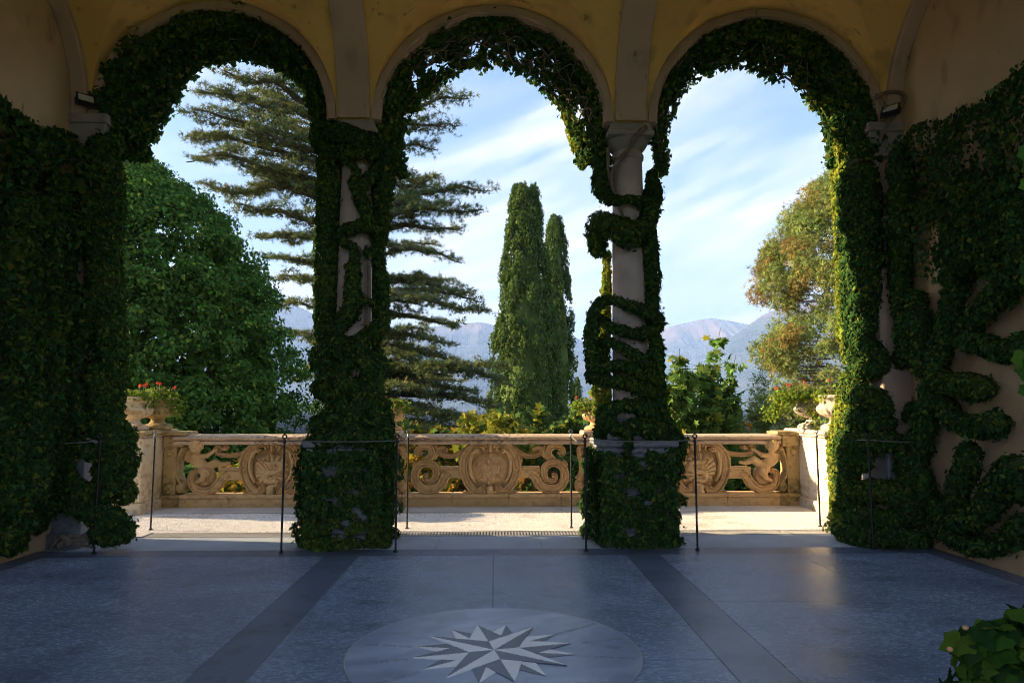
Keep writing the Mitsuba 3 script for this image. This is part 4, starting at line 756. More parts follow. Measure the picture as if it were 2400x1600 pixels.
for v0, u1, v1, dy, wd in ((215, 560, 128, 1.5, 1.5), (260, 480, 168, -1.5, 1.9), (330, 415, 210, 1, 2.0), (350, 408, 262, -2, 1.9), (400, 402, 318, 1, 2.0), (430, 404, 368, -1.5, 2.0), (480, 440, 425, 1.5, 1.9), (520, 520, 470, -1, 1.7),
        (560, 575, 545, 1, 1.5), (620, 590, 600, -1, 1.4), (680, 625, 640, 1.2, 1.3), (720, 640, 700, -1, 1.2), (800, 655, 770, 1.5, 1.2), (860, 700, 840, 0, 1.2),
        (190, 830, 118, 0, 1.5), (230, 740, 135, 2.5, 1.5), (250, 640, 118, -2.5, 1.5), (300, 560, 215, 3, 1.6), (380, 520, 300, -3, 1.6), (450, 560, 390, 3, 1.6),
        (300, 1075, 222, 1, 1.3), (330, 1050, 275, -1, 1.1), (350, 1000, 345, 1, 1.0), (300, 980, 215, 3, 1.3),
        (500, 1125, 440, 1, 1.4), (520, 1110, 480, -1.5, 1.3), (470, 1010, 400, 2.5, 1.3), (540, 1060, 528, 2, 1.0), (560, 1060, 598, -.5, .9), (600, 1000, 560, 2, .9),
        (680, 1105, 690, 1, 1.2), (690, 1130, 720, -1, 1.2), (660, 1040, 645, 2, 1.0), (720, 1060, 750, 2.5, 1.0), (770, 1100, 840, 1, 1.1), (810, 1180, 880, -2, 1.3), (830, 1160, 850, -3, 1.2), (860, 1100, 905, 1, 1.2), (880, 1190, 985, -2, 1.3), (520, 1040, 455, -1, 1.2), (440, 1000, 425, 1, 1.2), (650, 1090, 665, 2, 1.1), (740, 1040, 790, -1, 1.1), (840, 1040, 870, 1, 1.2), (900, 1090, 960, 1.5, 1.3), (820, 1000, 800, 2, 1.2), (850, 960, 850, -1, 1.3), (870, 1060, 880, 3, 1.3), (890, 1000, 910, -2, 1.3), (910, 1150, 930, 1, 1.3), (920, 1000, 950, 2, 1.3), (940, 1080, 990, -1, 1.3), (950, 1200, 1000, -3, 1.2), (760, 980, 760, -2, 1.0), (700, 980, 700, 1, 1.1), (930, 1150, 1010, -4, 1.3)):
    z0 = vz(v0); bough(tx(z0), (ux(u1, Yc + dy), Yc + dy, vz(v1, Yc + dy)), .045 if v1 <= v0 + 40 else -.03, .21 if abs(u1 - 800) > 200 else .13, wd, 1.0)
for i in range(12):
    a = r.uniform(0, 2 * PI); v0 = r.uniform(300, 960); L = r.uniform(3.0, 5.2); p0 = tx(vz(v0)); bough(p0, p0 + [L * math.cos(a) * .55, L * math.sin(a), r.uniform(-.3, .9)], .04, .12, 1.5, .8)
P, N, A = np.vstack(TW_P), np.vstack(TW_N), np.vstack(TW_A)
m, c = leaf_cloud(P, N, .25, r, 'tuft', .45, along=A, col=tints(len(P), (.145, .17, .06), r, .28, [(.075, .12, .06), (.22, .21, .07)], .45))
put('needles', m, 'needle_leaf', CE, color=c, kind='stuff'); put('twigs', cat(wood), 'bark', CE, 40, kind='stuff')

# cypresses
def cypress(name, label, y, u, vtop, prof, seed, ncl, leaf, base):
    r = rng_(seed); t = thing(name, label, 'tree', 'columnar cypresses beyond the balustrade'); px = y / FPX * W * 1.005
    x = unproject(u * W, 900, y=y)[0]; zt = unproject(u * W, vtop * W, y=y)[2]; zb = base
    zz = np.array([unproject(800, v * W, y=y)[2] for v, _ in prof]); ww = np.array([w * px / 2 for _, w in prof])
    wid = lambda z: np.interp(z, np.concatenate([[zb], zz[::-1]]), np.concatenate([[ww[-1] * .8], ww[::-1]]))
    z = zb + (zt - zb - leaf * 2.5) * r.random(ncl) ** .85; a = r.uniform(-PI, PI, ncl); w = wid(z) * (.80 + .34 * r.random(ncl) ** .8)
    c = np.column_stack([x + w * np.cos(a), y + w * np.sin(a), z]); out = np.column_stack([np.cos(a), np.sin(a), 0 * a + .4])
    k = 96; s = r.random((ncl, k)); rad = np.sin(PI * np.clip(s * .9 + .06, 0, 1)) * leaf * (.75 + .95 * r.random((ncl, 1))); off = unit(r.normal(size=(ncl, k, 3)))
    H = leaf * r.uniform(3.5, 7.5, ncl); c[:, 2] = np.minimum(c[:, 2], zt - .72 * H)
    P = c[:, None] + off * rad[..., None] + np.stack([0 * s + 0, 0 * s, (s - .3) * H[:, None]], -1) - (out * [1, 1, 0])[:, None] * (s * leaf * 1.0)[..., None]
    N = unit(out[:, None] + off * 1.2).reshape(-1, 3)
    m, cc = leaf_cloud(P.reshape(-1, 3), N, leaf * .80, r, 'kite', .55, along=(0, 0, 1.6), col=tints(ncl * k, (.07, .118, .030), r, .25, [(.12, .16, .042), (.045, .08, .026)], .35))
    put('crown', m, 'needle_leaf', t, color=cc, kind='stuff')
    q = np.array([(x, y, zb - 3), (x, y, zb), (x, y, zt - .6)]); put('trunk', sweep(q, [.4, .35, .04], n=8, hint=(1, 0, 0)), 'bark', t)
    zr = np.linspace(zb, zt - .3, 40); core = lathe([(0, zb)] + [(.64 * wid(z_), z_) for z_ in zr] + [(0, zt - .2)], 20, (x, y)); v = core.vertices; kk = .8 + .4 * meshkit.noise(v * [2.2, 2.2, .7], seed); v[:, 0] = x + (v[:, 0] - x) * kk; v[:, 1] = y + (v[:, 1] - y) * kk; core.vertices = v
    put('inner_foliage', core, 'dark_foliage', t, True)
scene['dark_foliage'] = {'type': 'twosided', 'b': {'type': 'principled', 'base_color': proc(lambda p, n, uv: mix((.07, .105, .028), (.11, .155, .045), fbm(p.x * 6, p.y * 6, p.z * 3, 4))), 'roughness': 1., 'specular': .1}}
cypress('cypress', 'tall blunt topped green cypress, the larger of the two in the middle archway', 45., 1207, 425, [(425, 44), (450, 62), (520, 80), (600, 100), (700, 122), (800, 146), (900, 164), (985, 170)], 51, 950, .19, -12)
cypress('cypress', 'slimmer pointed dark cypress beside the larger one', 52., 1277, 495, [(495, 5), (520, 32), (560, 48), (640, 62), (740, 76), (840, 90), (980, 100)], 52, 620, .19, -14)
cypress('cypress', 'small far dark cypress tip near the ivy ringed column', 80., 1326, 868, [(868, 4), (890, 14), (930, 24), (985, 30)], 53, 160, .24, -18)

# rusty golden conifer on the sunlit side
r = rng_(61); CO_ = thing('conifer', 'golden green conifer with rusty tips in the archway at the right', 'tree'); Yf = 17.; ux = lambda u, y=Yf: unproject(u * W, 900, y=y)[0]; vz = lambda v, y=Yf: unproject(1800, v * W, y=y)[2]
left = [(375, 1925), (430, 1870), (480, 1815), (560, 1760), (640, 1722), (680, 1716), (700, 1800), (740, 1800), (770, 1720), (830, 1700), (900, 1720), (960, 1700), (1000, 1690), (1180, 1700)]
lz = np.array([vz(v) for v, _ in left])[::-1]; lx = np.array([ux(u) for _, u in left])[::-1]
xc = ux(2010); PP, NN, CC, wood = [], [], [], []
put('trunk', limb([(xc, Yf + .3, -7), (xc - .1, Yf, -2), (xc + .1, Yf, 2), (xc, Yf, vz(420))], .34, .06), 'bark', CO_, 40)
for i in range(480):
    z = r.uniform(vz(1120), vz(385)); xl = np.interp(z, lz, lx); W_ = xc - xl; a = r.uniform(-PI * .95, PI * .95) if i % 2 else r.normal() * .9 + PI
    rr = W_ * (1 - .5 * r.random() ** 1.6) if i % 5 else W_ * .97; e = np.array([xc + rr * math.cos(a) + (.28 if rr > W_ * .9 else 0), Yf + .8 * rr * math.sin(a), z])
    b = np.array([xc, Yf, z - .25 * rr]); b = b + (e - b) * .5; s = smooth_path([b, (b + e) / 2 + [0, 0, -.06 * rr], e], n=8); (wood.append(sweep(s, np.linspace(.018, .006, len(s)), n=5, hint=(.3, .2, .93))) if i % 5 == 0 else None)
    rd = r.uniform(.24, .46); n = 150; o = unit(r.normal(size=(n, 3))) * (r.random((n, 1)) ** .4); o[:, 2] *= .8
    d = unit(e - b); P = e - d * .12 + o * rd * (1 + .5 * (meshkit.noise(o * 3 + i) - .5))[:, None]; PP.append(P); NN.append(o + [0, -.1, .5])
    rust = r.random() ** 3.4; base = np.array([.19, .265, .08]) * (1 - rust * .7) + np.array([.27, .125, .045]) * rust * .7
    tip = r.random(n) < .5; col = tints(n, base, r, .22); col[tip] = col[tip] * .6 + .4 * tints(tip.sum(), (.25, .25, .085) if rust < .4 else (.33, .19, .07), r, .2); CC.append(col)
P = np.vstack(PP); m, c = leaf_cloud(P, np.vstack(NN), .12, r, 'tuft', .7, along=np.vstack(NN), col=np.vstack(CC)); put('needles', m, 'needle_leaf', CO_, color=c, kind='stuff'); put('branches', cat(wood), 'bark', CO_, 40)

# plane saplings and shrubs with big lobed leaves, right behind the balustrade
def shrub(name, label, y, stems, n, leaf, base, other, share, seed, spread=.30, cat_='shrub', kind='palm', group=None):
    r = rng_(seed); t = thing(name, label, cat_, group); PP, st = [], []
    for (u0, v0), (u1, v1), wgt in stems:
        p0, p1 = unproject(u0 * W, v0 * W, y=y + r.uniform(-.4, .6)), unproject(u1 * W, v1 * W, y=y + r.uniform(-.5, .5)); q = smooth_path([p0 - [0, 0, 1.2], p0, (p0 + p1) / 2 + r.normal(size=3) * .08, p1], n=14)
        st.append(sweep(q, np.linspace(.022, .005, len(q)), n=5, hint=(.3, .2, .93)))
        k = int(n * wgt); i = np.clip((4 + (len(q) - 5) * r.random(k) ** .8).astype(int), 0, len(q) - 1); f = (i / len(q))[:, None]
        PP.append(q[i] + r.normal(size=(k, 3)) * spread * np.array([1, 1, .7]) * (1.15 - f))
    P = np.vstack(PP); N = unit(r.normal(size=P.shape) * .6 + [-.25, -.35, .75])
    m, c = leaf_cloud(P, N, leaf, r, kind, .35, along=r.normal(size=P.shape) * [1, 1, .3] + [0, 0, -.5], col=tints(len(P), base, r, .25, other, share)); put('leaves', m, 'soft_leaf', t, color=c, kind='stuff'); put('stems', cat(st), 'bark', t, 40)
G_, YL, OR, DG = (.085, .155, .04), (.33, .30, .035), (.42, .20, .03), (.04, .085, .028)
shrub('plane_sapling', 'bright green sapling with lobed leaves behind the balustrade, right of the ivy ringed column', 13.2, [((1600, 1100), (1655, 752), .10), ((1590, 1100), (1560, 800), .09), ((1640, 1100), (1690, 815), .09), ((1560, 1080), (1530, 870), .14), ((1620, 1090), (1610, 830), .14), ((1660, 1090), (1690, 900), .14), ((1590, 1090), (1580, 900), .15), ((1540, 1090), (1540, 940), .15), ((1610, 1090), (1640, 860), .2), ((1570, 1090), (1580, 840), .2), ((1650, 1090), (1670, 880), .2), ((1540, 1090), (1550, 830), .15), ((1630, 1090), (1640, 940), .2), ((1590, 1090), (1600, 950), .2)], 2300, .145, (.13, .22, .05), [(.14, .22, .05), DG, YL], .22, 71, .24, 'sapling')
shrub('orange_shrub', 'shrub turning orange low behind the balustrade, under the green sapling', 15.6, [((1590, 1180), (1640, 915), .35), ((1560, 1180), (1570, 900), .35), ((1680, 1180), (1690, 960), .3)], 1300, .15, (.20, .12, .03), [OR, DG, G_], .6, 72, .35)
shrub('plane_shrub', 'yellow green leafy shrub behind the middle of the balustrade rail', 14., [((1080, 1080), (1075, 945), .16), ((1110, 1080), (1110, 945), .18), ((1140, 1080), (1140, 938), .18), ((1165, 1080), (1170, 950), .18), ((1100, 1080), (1095, 975), .15), ((1185, 1080), (1200, 975), .15)], 1100, .13, (.22, .24, .035), [YL, G_, (.40, .33, .05)], .5, 73, .24)
shrub('plane_shrub', 'green leafy shrub behind the balustrade in front of the cypresses', 14.4, [((1230, 1080), (1240, 935), .2), ((1260, 1080), (1275, 965), .2), ((1300, 1080), (1300, 955), .2), ((1330, 1080), (1330, 905), .12), ((1205, 1080), (1215, 985), .14), ((1345, 1080), (1350, 930), .14)], 1100, .14, G_, [YL, DG, (.16, .2, .04)], .35, 74, .22)
shrub('plane_shrub', 'yellow leafed shrub behind the balustrade under the cedar limbs', 15., [((900, 1080), (905, 960), .2), ((950, 1080), (955, 975), .25), ((1000, 1080), (1010, 985), .25), ((1050, 1080), (1050, 990), .3)], 1200, .13, (.26, .24, .03), [OR, G_, DG], .5, 75, .28)
for i, (u, v, w, base, oth, lab_, nn) in enumerate(((560, 1090, 60, (.34, .25, .035), [OR, G_, YL], 'golden leaves seen through the carved panel of the shaded end', 620), (955, 1075, 50, (.36, .24, .03), [OR, YL, DG], 'golden leaves seen left of the middle panel scrolls', 560), (1060, 1130, 60, (.16, .13, .03), [OR, DG, YL], 'olive and orange leaves seen through the middle panel', 520), (1240, 1110, 60, DG, [(.2, .1, .03), G_], 'dark green leaves with orange tips seen right of the middle cartouche', 760), (1290, 1080, 50, DG, [G_], 'dark green leaves seen through the scroll beside the ivy ringed column', 700), (1680, 1110, 60, (.03, .06, .02), [G_], 'dark leaves seen under the arm of the sunlit cherub', 700), (1790, 1080, 50, DG, [G_, YL], 'plane leaves seen between the sunlit cherub and the console', 200), (430, 1110, 60, DG, [G_], 'dark green shrub seen behind the shaded cherub', 900))):
    shrub('low_shrub', lab_, 13.4 + .3 * (i % 3), [((u - w * .6, v + 90), (u - w * .6, v - 30), .34), ((u, v + 90), (u, v - 45), .33), ((u + w * .6, v + 90), (u + w * .6, v - 30), .33)], nn, .13, base, oth, .55, 80 + i, .26)
# ---------------------------------------------------------------- ivy
IVY_BASE, IVY_OTHER = (.034, .080, .023), [(.07, .125, .026), (.024, .058, .022), (.14, .16, .03), (.046, .10, .032)]
def at(u, v, y): return unproject(u * W, v * W, y=y)
class Ivy:
    """one ivy plant: skins of leaves over tubes, sheets and boxes, with dark twiggy cores and stems"""
    def __init__(s, label, seed, group=None, name='ivy'):
        s.key = thing(name, label, 'ivy', group); s.r = rng_(seed); s.P, s.N, s.core, s.stem, s.YP, s.YN = [], [], [], [], [], []; s.seed = seed
    def tube(s, pts, rad, dens=1500, lump=.2, core=.76, inner=.84):
        pts = np.asarray(pts, float); rad = np.broadcast_to(rad, (len(pts),)).astype(float)
        p, n = tube_points(pts, rad, dens, s.r, lump, 6., inner, s.seed)
        for e, d in ((pts[0], pts[0] - pts[1]), (pts[-1], pts[-1] - pts[-2])):       # rounded ends
            k = int(dens * 4 * PI * rad[0] ** 2 * 1.6) + 20; o = unit(s.r.normal(size=(k, 3))); o = o[(o @ unit(d)) > 0]
            rr = rad[0] if e is pts[0] else rad[-1]; p = np.vstack([p, e + o * rr * (1 + lump * 1.6 * (meshkit.noise((e + o * rr) * 6, s.seed) - .5))[:, None]]); n = np.vstack([n, o])
        j = s.r.random(len(p)) < .022; p[j] += n[j] * (rad.mean() * s.r.uniform(.1, .38, j.sum()))[:, None] + s.r.normal(size=(j.sum(), 3)) * .012
        s.P.append(p); s.N.append(n)
        if core:
            q = smooth_path(np.column_stack([pts, rad]), n=max(10, len(pts) * 5)); m = sweep(q[:, :3], q[:, 3] * core, n=9, hint=(.13, .31, .94))
            s.core.append(m); s.core += [blob(*pts[0], *[rad[0] * core] * 3, 1), blob(*pts[-1], *[rad[-1] * core] * 3, 1)]
        return s
    def young(s, pts, rad, dens=2600, inner=.6):  # strands of leaves whose lighter tint stands in for sunlight
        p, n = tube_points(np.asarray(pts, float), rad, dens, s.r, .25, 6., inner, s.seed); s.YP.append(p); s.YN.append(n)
    def pts(s, P, N): s.P.append(P); s.N.append(N)
    def vine(s, pts, r0, r1=None, jit=0.):
        q = smooth_path(pts, n=len(pts) * 6)
        if jit: q[1:-1] += s.r.normal(size=(len(q) - 2, 3)) * jit
        s.stem.append(sweep(q, np.linspace(r0, r1 or r0, len(q)), n=6, hint=(.3, .2, .93)))
    def box(s, x0, x1, y0, y1, z0, z1, dens, mask, thick=.09, faces='xXyY'):
        for f in faces:
            (a0, a1) = (y0, y1) if f in 'xX' else (x0, x1); n = int((a1 - a0) * (z1 - z0) * dens); a = s.r.uniform(a0 - .04, a1 + .04, n); z = s.r.uniform(z0, z1, n)
            fix = {'x': x0, 'X': x1, 'y': y0, 'Y': y1}[f]; q = np.column_stack([0 * a + fix, a, z] if f in 'xX' else [a, 0 * a + fix, z])
            d = np.array({'x': [-1, 0, 0], 'X': [1, 0, 0], 'y': [0, -1, 0], 'Y': [0, 1, 0]}[f], float)
            b = meshkit.fbm(q * [5, 5, 6] + 3, 3, s.seed); keep = mask(q, b); q, b = q[keep], b[keep]
            h = thick * (.2 + 1.9 * smooth01((b - .3) / .4)) * (.6 + .5 * s.r.random(len(q)) ** .5)
            g = (meshkit.fbm((q + [.03, .03, 0]) * [5, 5, 6] + 3, 3, s.seed) - b)[:, None]; gz = (meshkit.fbm((q + [0, 0, .03]) * [5, 5, 6] + 3, 3, s.seed) - b)
            N = d + np.column_stack([0 * b, 0 * b, -3. * gz]); s.P.append(q + d * h[:, None]); s.N.append(N)
    def done(s, size=.056, kind='ivy', base=IVY_BASE, other=IVY_OTHER, share=.34, tilt=.5, spread=.32, n_sunlit_tint=0):
        P, N = np.vstack(s.P), np.vstack(s.N); z = P[:, 2] > .02; P, N = P[z], N[z]
        patch = meshkit.fbm(P * 1.7, 3, s.seed + 40); col = tints(len(P), base, s.r, spread, other, share); k = s.r.random(len(P)) < .5 * smooth01((patch - .55) / .15); col[k] = tints(k.sum(), (.085, .12, .024), s.r, .3)
        m, c = leaf_cloud(P, N, size, s.r, kind, tilt, col=col); put('leaves', m, 'ivy_leaf', s.key, color=c, kind='stuff')
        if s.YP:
            P, N = np.vstack(s.YP), np.vstack(s.YN); m, c = leaf_cloud(P, N, size, s.r, 'ivy', .5, col=tints(len(P), (.22, .27, .045), s.r, .3, [(.34, .33, .05), (.13, .20, .03)], .45)); put('sunlit_tint_leaves', m, 'soft_leaf', s.key, color=c, kind='stuff', label='outdoor side leaves tinted lighter yellow green to look sunlit')  # sunlight on the outer ivy edges painted into a brighter leaf colour
        if s.core: put('twigs', cat(s.core), 'ivy_core', s.key, 40, kind='stuff')
        for m in s.stem: put('stem', m, 'vine_bark', s.key, 40)
        return s.key
def smooth01(x): x = np.clip(x, 0, 1); return x * x * (3 - 2 * x)

# the ivy ringed column: ropes of ivy wound round the shaft
I = Ivy('ivy wound in ropes round the column with bare granite between, covering its pedestal', 101)
f, l, b_, q = 7.56, 7.80, 8.14, 7.66
rope = lambda L: np.array([at(u, v, y) for u, v, y, _ in L]); rad = lambda L: np.array([x[3] for x in L])
for L in ([(1352, 235, 8.02, .10), (1368, 310, 7.95, .12), (1384, 375, 7.88, .12), (1383, 430, 7.74, .13), (1408, 458, 7.62, .095), (1445, 455, 7.56, .07), (1478, 462, 7.62, .09), (1500, 452, 7.78, .13), (1497, 400, 7.9, .09)],
          [(1372, 570, 7.9, .11), (1372, 520, 7.78, .15), (1392, 512, 7.66, .15), (1425, 530, 7.58, .16), (1460, 535, 7.58, .16), (1490, 500, 7.66, .12), (1501, 440, 7.8, .11)],
          [(1488, 520, 7.72, .11), (1494, 580, 7.74, .11), (1497, 650, 7.74, .105), (1498, 715, 7.72, .10)],
          [(1368, 860, 7.86, .11), (1360, 790, 7.78, .11), (1362, 725, 7.72, .10), (1378, 692, 7.66, .09), (1410, 688, 7.58, .085), (1445, 700, 7.56, .09), (1482, 715, 7.58, .10), (1507, 735, 7.72, .115), (1495, 760, 7.9, .1)],
          [(1376, 730, 7.86, .07), (1392, 742, 7.66, .08), (1425, 757, 7.58, .085), (1465, 765, 7.57, .085), (1496, 757, 7.66, .10), (1510, 735, 7.82, .1)],
          [(1378, 790, 7.84, .07), (1400, 785, 7.62, .08), (1435, 800, 7.56, .085), (1468, 822, 7.57, .095), (1498, 850, 7.64, .12), (1508, 890, 7.72, .13), (1508, 930, 7.74, .13), (1520, 985, 7.74, .15)],
          [(1504, 760, 7.72, .09), (1508, 810, 7.70, .11), (1506, 860, 7.68, .12)],
          [(1372, 800, 7.8, .10), (1372, 842, 7.68, .11), (1400, 838, 7.58, .09), (1440, 838, 7.56, .095), (1468, 852, 7.57, .09), (1486, 872, 7.66, .08)],
          [(1366, 860, 7.78, .11), (1385, 872, 7.62, .10), (1420, 875, 7.56, .095), (1460, 885, 7.56, .10), (1492, 895, 7.62, .12)],
          [(1384, 985, 7.80, .11), (1392, 950, 7.66, .12), (1420, 930, 7.58, .10), (1450, 928, 7.58, .10), (1480, 935, 7.6, .13), (1500, 960, 7.66, .12)],
          [(1392, 962, 7.58, .09), (1420, 985, 7.50, .09), (1450, 975, 7.50, .10), (1490, 980, 7.50, .12), (1530, 1000, 7.6, .15), (1552, 1020, 7.7, .15), (1545, 1045, 7.75, .13)],
          [(1440, 980, 7.46, .08), (1445, 1010, 7.40, .07), (1440, 1040, 7.44, .06)]):
    I.tube(rope(L), np.where(rad(L) < .105, rad(L) * .80 - .012, rad(L) * .92 - .008), 3900)
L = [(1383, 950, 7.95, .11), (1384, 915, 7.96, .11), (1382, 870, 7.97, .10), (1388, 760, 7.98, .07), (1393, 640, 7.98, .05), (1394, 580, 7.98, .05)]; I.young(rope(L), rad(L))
holes = np.array([at(u, v, 7.45) for u, v in ((1450, 1125), (1530, 1175), (1515, 1122), (1448, 1215), (1538, 1220), (1425, 1085), (1490, 1150), (1475, 1060), (1520, 1060))])
hs = np.array([.07, .055, .035, .06, .055, .04, .045, .05, .045])
def mask(P, b):
    k = np.ones(len(P), bool)
    for h, s_ in zip(holes, hs): k &= ~(np.hypot((P[:, 0] - h[0]) * .8, (P[:, 2] - h[2]) * 1.2) < s_ * (.7 + .6 * b))
    return k & (P[:, 2] < .99 + .1 * b) & (b > .30)
x, y = CX[1], 7.86
x -= .02; I.box(x - .36, x + .36, y - .36, y + .36, .02, 1.05, 5600, mask, .085)
for L in ([(x - .33, y - .38, .02, .10), (x - .36, y - .36, .3, .08), (x - .34, y - .38, .7, .07)], [(x + .34, y - .36, .02, .10), (x + .35, y - .36, .35, .09), (x + .35, y - .35, .7, .09), (x + .38, y - .34, .98, .11)], [(x - .38, y - .25, .1, .09), (x - .41, y - .2, .55, .08), (x - .38, y - .2, .85, .07)]): I.tube(np.array(L)[:, :3], np.array(L)[:, 3], 1500)
I.vine(rope([(1482, 292, 7.60, 0), (1462, 312, 7.55, 0), (1445, 340, 7.58, 0), (1430, 360, 7.62, 0), (1410, 385, 7.64, 0), (1405, 420, 7.63, 0), (1415, 455, 7.62, 0), (1432, 500, 7.6, 0)]), .034, .018)
I.vine(rope([(1396, 340, 7.72, 0), (1398, 400, 7.68, 0), (1408, 440, 7.64, 0)]), .022, .016)
I.done(.044, 'kite', tilt=.4)

# the fully ivied column
I = Ivy('ivy smothering the column from capital to foot, with few gaps of granite', 102); x, y = CX[0], 7.86
for L in ([(742, 260, 7.9, .15), (756, 330, 7.86, .15), (757, 400, 7.84, .16), (753, 500, 7.82, .16), (752, 600, 7.82, .16), (750, 690, 7.82, .15), (750, 760, 7.8, .14)],
          [(898, 200, 8.0, .17), (893, 290, 7.95, .18), (884, 380, 7.86, .15), (878, 450, 7.84, .13), (874, 520, 7.80, .11), (868, 590, 7.76, .10), (878, 640, 7.8, .10), (882, 700, 7.80, .10), (872, 750, 7.74, .12), (845, 770, 7.64, .12), (815, 790, 7.58, .12), (785, 800, 7.6, .13)],
          [(790, 200, 8.16, .14), (775, 330, 8.16, .15), (775, 500, 8.16, .15), (772, 650, 8.16, .15), (770, 800, 8.16, .16), (770, 960, 8.14, .16)], [(850, 300, 8.16, .14), (852, 500, 8.16, .14), (850, 700, 8.16, .15), (850, 960, 8.14, .16)], [(770, 300, 7.66, .13), (800, 312, 7.56, .14), (830, 318, 7.58, .13), (858, 330, 7.68, .14)], [(775, 350, 7.66, .11), (800, 352, 7.58, .09), (850, 345, 7.62, .12)],
          [(790, 360, 7.60, .07), (820, 390, 7.55, .05), (815, 420, 7.56, .09), (830, 460, 7.56, .10), (842, 500, 7.57, .10), (822, 520, 7.56, .10), (788, 528, 7.62, .09), (790, 555, 7.58, .07), (815, 570, 7.56, .08), (812, 610, 7.56, .10), (812, 660, 7.56, .11), (805, 710, 7.56, .12), (780, 745, 7.60, .12), (745, 770, 7.7, .16)],
          [(832, 425, 7.58, .08), (852, 405, 7.66, .09), (868, 385, 7.76, .1)], [(845, 520, 7.6, .08), (868, 530, 7.7, .09)], [(820, 690, 7.58, .06), (845, 690, 7.58, .05), (858, 700, 7.62, .05)], [(846, 578, 7.60, .09), (866, 575, 7.68, .08)],
          [(752, 800, 7.7, .18), (745, 840, 7.72, .16), (770, 860, 7.62, .15), (805, 830, 7.57, .10)], [(770, 790, 7.62, .13), (820, 800, 7.58, .12), (850, 850, 7.62, .13), (855, 900, 7.62, .15), (870, 945, 7.6, .16), (878, 985, 7.62, .16)],
          [(872, 836, 7.86, .12), (855, 850, 7.76, .11)], [(740, 890, 7.74, .13), (765, 900, 7.62, .14), (800, 880, 7.56, .11), (825, 900, 7.56, .11), (820, 940, 7.54, .14), (800, 975, 7.5, .14)],
          [(735, 975, 7.66, .12), (765, 965, 7.58, .13), (790, 935, 7.54, .13)], [(720, 1025, 7.6, .12), (745, 1010, 7.5, .13), (780, 1000, 7.46, .13), (830, 1000, 7.44, .12), (880, 1010, 7.5, .15)],
          [(722, 1048, 7.6, .12), (730, 1070, 7.56, .10)], [(724, 1100, 7.6, .10), (740, 1108, 7.5, .10), (770, 1120, 7.46, .10)], [(724, 1165, 7.55, .10), (722, 1210, 7.5, .10), (728, 1250, 7.46, .09)], [(886, 1030, 7.55, .11), (890, 1100, 7.6, .10), (888, 1180, 7.56, .10), (882, 1245, 7.5, .09)],
          [(745, 1165, 7.46, .10), (745, 1210, 7.42, .10)], [(860, 1060, 7.44, .10), (865, 1140, 7.42, .10), (858, 1230, 7.4, .10)]):
    I.tube(rope(L), np.where(rad(L) < .105, rad(L) * .80 - .012, rad(L) * .92 - .008), 3900)
holes = np.array([at(u, v, 7.45) for u, v in ((762, 1075), (763, 1140), (822, 1170), (838, 1222), (795, 1198), (772, 1215), (845, 1075), (815, 1125), (855, 1120))])
hs = np.array([.075, .06, .055, .065, .045, .06, .04, .05, .04])
I.box(x - .36, x + .36, y - .36, y + .36, .02, 1.12, 5600, mask, .085); x = CX[0]
I.box(x - .24, x + .24, y - .22, y + .24, 1.1, 1.75, 3300, lambda P, b: b > .40, .10)
I.vine(rope([(800, 1000, 7.55, 0), (812, 900, 7.6, 0), (840, 800, 7.62, 0), (848, 700, 7.64, 0), (846, 600, 7.64, 0)]), .02); I.done(.044, 'kite', tilt=.4)

# ivy hanging in the arches: leaves on a tangle of runners under the soffit
def arch_ivy(label, i, rin, dens, seed, soffit, gaps=.0, nv=26, size=.06):
    I = Ivy(label, seed); c = AX[i]; r = I.r
    th = np.array([t for t, _ in rin]) * PI / 180; ri = np.array([v for _, v in rin]); Rin = lambda t: np.interp(t, th, ri); D = lambda t: np.interp(t, np.array([d[0] for d in dens]) * PI / 180, [d[1] for d in dens])
    pos = lambda t, rr, y: np.column_stack([c - rr * np.cos(t), y, ZS + rr * np.sin(t)])
    # soffit and back sheet
    n = 22000; t = r.uniform(th[0], th[-1], n); u = r.random(n); rr = Rin(t) + (ROPEN - Rin(t)) * u ** .8 + .03 * r.normal(size=n)
    w = meshkit.fbm(np.column_stack([t * 8, rr * 13, 0 * t]), 3, seed)
    yb = 7.72 + .40 * (1 - u) ** .6 + .09 * (w - .5) * 2; y = yb + r.normal(size=n) * .05
    keep = (r.random(n) < D(t) * (.55 + .9 * w)) & ((w > gaps) | (u > .9)) ; t, rr, y, u = t[keep], rr[keep], y[keep], u[keep]
    N = pos(t, -np.ones(len(t)), 0 * t) - [c, 0, ZS]; N = np.column_stack([N[:, 0] * .7, -.8 + 0 * t, N[:, 2] * .7])
    flip = r.random(len(t)) < .35; N[flip, 1] *= -1; I.pts(pos(t, rr, y), N)
    n = int(4200 * soffit); t = r.uniform(.02, PI - .02, n); y = r.uniform(Y0 - .02, Y1 + .05, n); rr = ROPEN - .02 - .09 * r.random(n); w = meshkit.fbm(np.column_stack([t * 4, y * 5, 0 * t]), 3, seed + 1); k = w > .62 - .5 * min(1, soffit) * D(t).clip(0, 1) * .9
    I.pts(pos(t, rr, y)[k], (np.column_stack([np.cos(t), -.5 + 0 * t, -np.sin(t)]))[k])
    for j in range(nv):                                                     # runners
        t0 = r.uniform(th[0], th[-1] - .5); t1 = t0 + r.uniform(.35, .9); m = 7; tt = np.linspace(t0, min(t1, th[-1]), m); f = np.clip(np.cumsum(r.normal(size=m) * .2) + r.random(), .02, 1); rr = Rin(tt) + .03 + (ROPEN - Rin(tt) - .04) * f
        I.vine(pos(tt, rr, 7.74 + .36 * (1 - f) + r.normal(size=m) * .02), r.uniform(.005, .012))
    return I
